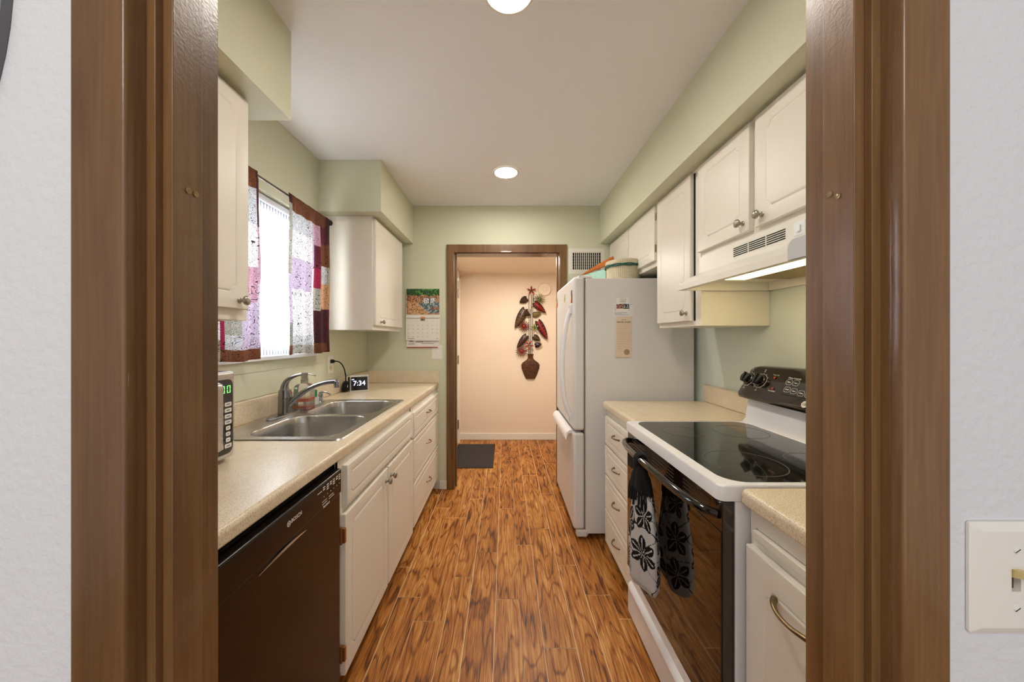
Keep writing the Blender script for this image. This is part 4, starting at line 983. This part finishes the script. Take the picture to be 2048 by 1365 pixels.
# ================================================================ BACK WALL AND HALL
CX0, CX1 = -.849, -.56; YW = YB-.0005
t = thing('wall_calendar', (-.705, YW, 1.224), 'wall calendar with a waterfall photo above the month page', 'calendar')
m = MB(); m.box(CX0, CX1, YW-.009, YW-.006, 1.499, 1.724); m.build('upper_leaf', PLATE, t)
def fall(u, v):
    n1 = noise.noise((u*14, v*14, 1)); n2 = noise.noise((u*34, v*34, 5))
    if v > .74-.06*noise.noise((u*5, 0, 2)):
        return C('#4f9a3c') if n1+n2*.6 > .15 and .22 < u < .95 else C('#2c5a2a') if n2 > -.1 else C('#1a1614')
    if v > .45+.03*math.sin(u*9):
        if .52 < u < .9 and v < .64: return C('#e4e7ec') if n2 > -.12 and not .68 < u < .72 else C('#4a4a52')
        return C('#c98e62') if n1+n2 > .1 else C('#e0c09c') if n2 > .1 else C('#6a4030')
    if u > .35+.9*(.42-v)+.08*n1 and v > .07*u:
        if .74 < u < .99 and .18 < v < .3: return C('#b98b76') if n2 > 0 else C('#5b4038')
        return C('#4e6468') if n1 > -.05 else C('#9db0b4')
    return C('#d9ab7c') if n1*.7+n2 > -.12 else C('#8a5c3e')
m = MB(); m.image(MF(CX0+.003, YW-.0095, 1.502), .283, .220, 66, 52, fall); m.build('waterfall_photo', PRINT, t)
m = MB(); M = MF(0, 0, 0)
m.face([m.v(p) for p in ((CX0-.002, YW-.014, 1.280), (CX1+.002, YW-.014, 1.280), (CX1+.002, YW-.010, 1.497), (CX0-.002, YW-.010, 1.497))])
m.box(CX0-.002, CX1+.002, YW-.0095, YW-.006, 1.282, 1.497); pg = m.build('month_page', mat('calendar_paper', '#f0ebe2', .6), t)
m = MB(); y = YW-.0150
m.box(CX0, CX1, y-.0002+.004, y+.004, 1.468, 1.472); m.build('green_rule', mat('green_ink_dark', '#3d6b46', .6), pg)
m = MB()
def MFc(x, z): return MF(x, YW-.0105-.004*(1.497-z)/.217-.0003, z)
dn = 1
for r_ in range(5):
    for c_ in range(7):
        if (r_ == 0 and c_ < 2) or dn > 31: continue
        if r_ == 0 and c_ == 3: dn += 1; continue
        m.text(str(dn), .013, MFc(CX0+.02+c_*.041, 1.443-r_*.0335)); dn += 1
m.box(CX0+.012, CX0+.075, YW-.0152, YW-.0142, 1.293, 1.297); m.box(CX1-.03, CX1-.012, YW-.0152, YW-.0142, 1.293, 1.297)
m.build('dates', mat('grey_ink', '#9a948c', .6), pg)
m = MB(); m.image(MFc(CX0+.125, 1.447), .038, .034, 12, 10, lambda u, v: C('#d98d5a') if v > .6 else C('#3a2a22') if noise.noise((u*9, v*9, 0)) > -.1 else C('#d9c0a0')); m.build('small_photo', PRINT, pg)
m = MB(); m.box(CX0+.004, CX1-.004, YW-.0058, YW-.002, 1.222, 1.30); bk = m.build('advert_strip', bpy.data.materials['calendar_paper'], t)
m = MB(); yy = YW-.0061
m.text('INSURANCE AGENCY', .0125, MF(-.632, yy, 1.267))
for k in range(5): m.box(-.762+.0125*k, -.7525+.0125*k, yy-.0002, yy, 1.2635, 1.2705)
m.box(-.72, -.61, yy-.0002, yy, 1.2515, 1.2545)
m.box(-.835, -.775, yy-.0002, yy, 1.247, 1.251)
for k in range(3): m.tube([(-.805+.018*math.cos(a)*(1-.3*k), yy, 1.262+.014*math.sin(a)*(1-.3*k)) for a in [PI*i/12 for i in range(13)]], .0012, 4)
m.build('advert_print', DARKINK, bk)
m = MB(); m.box(CX0+.006, CX1-.02, YW-.0066, YW-.0016, 1.216, 1.2235); m.build('red_edge', mat('red_card', '#a02a2a', .6), t)
t = thing('light_switch', (-.584, YB, 1.12), 'white toggle switch plate below the calendar beside the brown casing', 'switch')
m = MB(); m.box(-.629, -.539, YB-.0015, YB+.001, 1.12, 1.238, .0005); pl = m.build('plate', PLATE, t)
m = MB(); m.box(-.589, -.579, YB-.012, YB-.001, 1.178, 1.192, .002); m.build('toggle', PLATE, t)
# supply register
t = thing('air_register', (.704, YB, 1.85), 'cream supply air register above and behind the refrigerator', 'vent')
m = MB(); a = [m.v((x, YB-.006, z)) for x, z in ((.549, 1.852), (.859, 1.852), (.859, 2.066), (.549, 2.066))]; o = [m.v((x, YB-.0005, z)) for x, z in ((.544, 1.847), (.864, 1.847), (.864, 2.071), (.544, 2.071))]; b = [m.v((x, YB-.006, z)) for x, z in ((.582, 1.888), (.822, 1.888), (.822, 2.034), (.582, 2.034))]
m.fill([a, b])
for i in range(4): m.face([o[i], o[(i+1) % 4], a[(i+1) % 4], a[i]])
m.build('frame', TRIMW, t)
m = MB(); m.box(.582, .822, YB-.0018, YB-.0006, 1.888, 2.034); m.build('dark_backing', DARK, t)
for k in range(1, 14): m = MB(); x = .582+.24*k/14; m.box(x-.003, x+.003, YB-.0058, YB-.004, 1.888, 2.034); m.build('vertical_louver', TRIMW, t)
for k in range(1, 6): m = MB(); z = 1.888+.146*k/6; m.box(.582, .822, YB-.0038, YB-.002, z-.0015, z+.0015); m.build('horizontal_louver', mat('register_grey', '#8d8a80', .5) if k == 1 else bpy.data.materials['register_grey'], t)
# door mat
m = MB(); m.box(-.565, -.118, 3.41, 4.16, .0005, .009, .003)
for k in range(26): m.box(-.553+.0165*k, -.545+.0165*k, 3.43, 4.14, .009, .0115)
tag(m.build('doormat', MATT), 'charcoal ribbed doormat on the hall floor', 'doormat')
# plaque
m = MB(); Mx = MF(.502, HALL_Y-.0005, 1.915); m.lathe([(.082, 0), (.084, .012), (.076, .022), (.070, .022), (.066, .018), (.001, .019)], Mx, 40); m.lathe([(.03, .018), (.028, .023), (.012, .025)], Mx, 24); tag(m.build('round_wall_plaque', mat('peach_plastic', '#eedcc4', .5)), 'round peach coloured disc on the hall wall above the metal flowers', 'wall plaque')
# metal flower vase on the hall wall
U = .000980; HX = (1000-1010)*4.364/685; HZ = CAMZ-(560-675)*4.364/685; HYW = HALL_Y-.004
def hp(cx, cy, off=.01): return Vector((HX+cx*U, HYW-off, HZ-cy*U))
t = thing('wall_flower_art', hp(395, 1290, 0), 'metal wall art of red and brown leaves in a woven vase', 'wall decoration')
half = [(-45, 965), (-35, 985), (-35, 1020), (-55, 1045), (-100, 1075), (-120, 1105), (-115, 1150), (-90, 1220), (-60, 1285)]
m = MB()
for sgn in (1,):
    rowsv = []
    for dx, cy in half:
        rw = []
        for k in range(13):
            s = -1+2*k/12; v = m.v(hp(395+abs(dx)*s, cy, .004+.035*(abs(dx)/120)*math.sqrt(max(0, 1-s*s)))); rw.append((v, k/12, cy))
        rowsv.append(rw)
    for A, B in zip(rowsv, rowsv[1:]):
        for k in range(12):
            f = m.face([A[k][0], A[k+1][0], B[k+1][0], B[k][0]]); f.material_index = 0 if A[k][2] >= 1045 else 1
            for lp, q in zip(f.loops, (A[k], A[k+1], B[k+1], B[k])): lp[m.uv].uv = (q[1], q[2]/300)
    a = [r[0][0] for r in rowsv]; b = [r[-1][0] for r in rowsv]; m.face(a+list(reversed(b)))
m.build('vase', [VASEWEAVE, mat('bronze_brown', '#5b3516', .4, .5)], t)
STEM = mat('dark_wire', '#4a4644', .4, .6)
for pts in (((372, 965), (380, 600), (372, 190)), ((398, 965), (395, 560), (410, 190)), ((415, 965), (420, 560), (430, 190))):
    m = MB(); p = [hp(*q, .012) for q in pts]; m.tube(bez(p[0], p[0].lerp(p[1], .7), p[1].lerp(p[2], .3), p[2], 10), .0035, 6); m.build('stem', STEM, t)
for pts in (((385, 430), (405, 370), (430, 330)), ((420, 330), (440, 240), (480, 220)), ((385, 640), (360, 620), (340, 610)), ((400, 650), (430, 640), (450, 630))):
    m = MB(); m.tube([hp(*q, .014) for q in pts], .0025, 5); m.build('twig', STEM, t)
def leaf(tip, base, wd, c1, c2, off, name='leaf', slots=True):
    m = MB(); cl = m.colors(); P0, P1 = Vector(base), Vector(tip); ax = P1-P0; L_ = ax.length; ax.normalize(); nx = Vector((-ax.y, ax.x)); n = 14
    rows = []
    for i in range(n+1):
        s = i/n; wv = wd*.5*(math.sin(PI*min(1, s*.93+.07))**.55)*(1-s*.55)*1.25
        if i == n: wv = .5
        back = -.10*L_ if i == 0 else 0
        rows.append([hp(*(P0+ax*(s*L_)+nx*wv*q+ax*(-(abs(q)*.10*L_) if s < .35 else 0)), off+.02*(1-abs(q))+.012*math.sin(PI*s)) for q in (-1, -.75, -.5, -.25, 0, .25, .5, .75, 1)])
    g = [[m.v(p) for p in r_] for r_ in rows]
    for i in range(n):
        for k in range(8):
            f = m.face([g[i][k], g[i][k+1], g[i+1][k+1], g[i+1][k]])
            c = C(c2) if (k in (0, 7)) or (i % 2 == 0 and slots and k not in (3, 4)) else C(c1)
            for lp in f.loops: lp[cl] = (*c, 1)
    ob = m.build(name, ENAMELLED, t, 50); md = ob.modifiers.new('thickness', 'SOLIDIFY'); md.thickness = .002
leaf((255, 300), (345, 245), 85, '#3a2114', '#1d100b', .02, slots=False)
leaf((195, 630), (320, 390), 110, '#5a3d1e', '#2a190d', .02)
leaf((220, 885), (340, 730), 85, '#4a2417', '#1f0f0a', .02)
leaf((590, 435), (445, 305), 85, '#8a1c14', '#300b08', .03)
leaf((610, 775), (490, 545), 100, '#86171a', '#2c0908', .03)
leaf((535, 440), (430, 460), 75, '#7a6538', '#3a2a14', .012, slots=False)
leaf((520, 790), (435, 735), 75, '#5a4022', '#2a1a0d', .012)
leaf((540, 835), (455, 855), 70, '#331318', '#1b090b', .02, slots=False)
leaf((395, 465), (320, 430), 60, '#3a2716', '#1d130b', .03, slots=False)
def flower(cx, cy, R, n, c1, c2, off, name, wid=.42, ph=0):
    m = MB(); cl = m.colors()
    for k in range(n):
        a = 2*PI*k/n+ph; d = Vector((math.cos(a), math.sin(a))); e = Vector((-d.y, d.x)); c = Vector((cx, cy)); w_ = R*wid
        pts = [(0, 0, 0), (.35, .5, .006), (.7, .6, .012), (1, 0, .014), (.7, -.6, .012), (.35, -.5, .006)]
        vs = [m.v(hp(*(c+d*R*s+e*w_*q*.5), off+z)) for s, q, z in pts]; mid = m.v(hp(*(c+d*R*.6), off+.016))
        for i in range(6):
            f = m.face([vs[i], vs[(i+1) % 6], mid])
            for lp in f.loops: lp[cl] = (*(C(c1) if i in (1, 2, 3) else C(c2)), 1)
    n0 = len(m.bm.faces); m.lathe([(R*U*.16, off+.004), (R*U*.16, off+.016), (R*U*.06, off+.02)], basis((1,0,0), (0,0,1), (0,-1,0), hp(cx, cy, 0)), 10); m.paint(C(c2), n0)
    ob = m.build(name, ENAMELLED, t, 50); md = ob.modifiers.new('thickness', 'SOLIDIFY'); md.thickness = .0018
flower(405, 145, 62, 5, '#b5231a', '#5a120c', .03, 'flower', .55, -PI/2)
flower(372, 848, 66, 5, '#c2431f', '#7a1d10', .035, 'flower', .5, .2)
flower(445, 620, 55, 5, '#a8b04a', '#5c6a24', .035, 'flower', .55, .9)
flower(510, 260, 80, 14, '#9db04f', '#5b5a20', .025, 'spiky_flower', .17, .1)
flower(310, 605, 82, 18, '#3a1a12', '#a82a16', .025, 'spiky_flower', .15)
flower(280, 925, 84, 18, '#2a120c', '#a82a16', .025, 'spiky_flower', .15, .1)
# ================================================================ THE CAMERA'S SIDE OF THE DOORWAY
SWY = YN0-.0005
t = thing('light_switch', (.542, SWY, .989), 'large white toggle switch plate on the white wall right of the doorway', 'switch')
m = MB(); X0, X1, Z0, Z1 = .497, .587, .989, 1.108
L0 = [m.v((x, SWY, z)) for x, z in rrect(X0, X1, Z0, Z1, .003, 3)]; L1 = [m.v((x, SWY-.0025, z)) for x, z in rrect(X0, X1, Z0, Z1, .003, 3)]; L2 = [m.v((x, SWY-.0065, z)) for x, z in rrect(X0+.008, X1-.008, Z0+.008, Z1-.008, .003, 3)]
hz = [m.v((x, SWY-.0065, z)) for x, z in ((.537, 1.036), (.547, 1.036), (.547, 1.060), (.537, 1.060))]; hb = [m.v((x, SWY-.001, z)) for x, z in ((.537, 1.036), (.547, 1.036), (.547, 1.060), (.537, 1.060))]
for A_, B_ in ((L0, L1), (L1, L2)):
    for i in range(len(A_)): m.face([A_[i], A_[(i+1) % len(A_)], B_[(i+1) % len(A_)], B_[i]])
m.fill([L2, hz])
for i in range(4): m.face([hz[i], hz[(i+1) % 4], hb[(i+1) % 4], hb[i]])
m.build('plate', PLATE, t)
m = MB(); m.box(.5372, .5468, SWY-.0012, SWY-.0004, 1.0362, 1.0598); m.build('slot', mat('brown_slot', '#5a4626', .6), t)
m = MB(); m.loft([[Vector((x, SWY-.001, z)) for x, z in ((.538, 1.049), (.546, 1.049), (.546, 1.059), (.538, 1.059))], [Vector((x, SWY-.0165, z)) for x, z in ((.539, 1.055), (.545, 1.055), (.545, 1.062), (.539, 1.062))]], True, True, True); m.build('toggle', IVORY, t)
for z in (1.018, 1.080):
    m = MB(); M = MF(.542, SWY-.0065, z); m.lathe([(.0034, 0), (.0032, .001), (.002, .0014)], M, 14); sc = m.build('screw', PLATE, t)
    m = MB(); m.box(-.003, .003, -.0004, .0004, .0013, .00155, M=M @ Matrix.Rotation(.6, 4, 'Z')); m.build('screw_slot', DARK, sc)
m = MB(); R0 = .46; cxx, czz = -.990, 1.700; M = MF(cxx, SWY, czz)
m.lathe([(R0, 0), (R0, .008), (R0-.006, .012), (R0-.03, .012), (R0-.034, .006), (R0-.034, 0)], M, 96, False, False)
fr = tag(m.build('wall_decoration', GREYFRAME), 'grey rounded wall piece at the top left edge of the view', 'wall decoration')
m = MB(); m.lathe([(R0-.033, .002), (R0-.033, .004)], M, 96); m.build('panel', mat('dark_panel', '#3b3b3d', .4), fr)
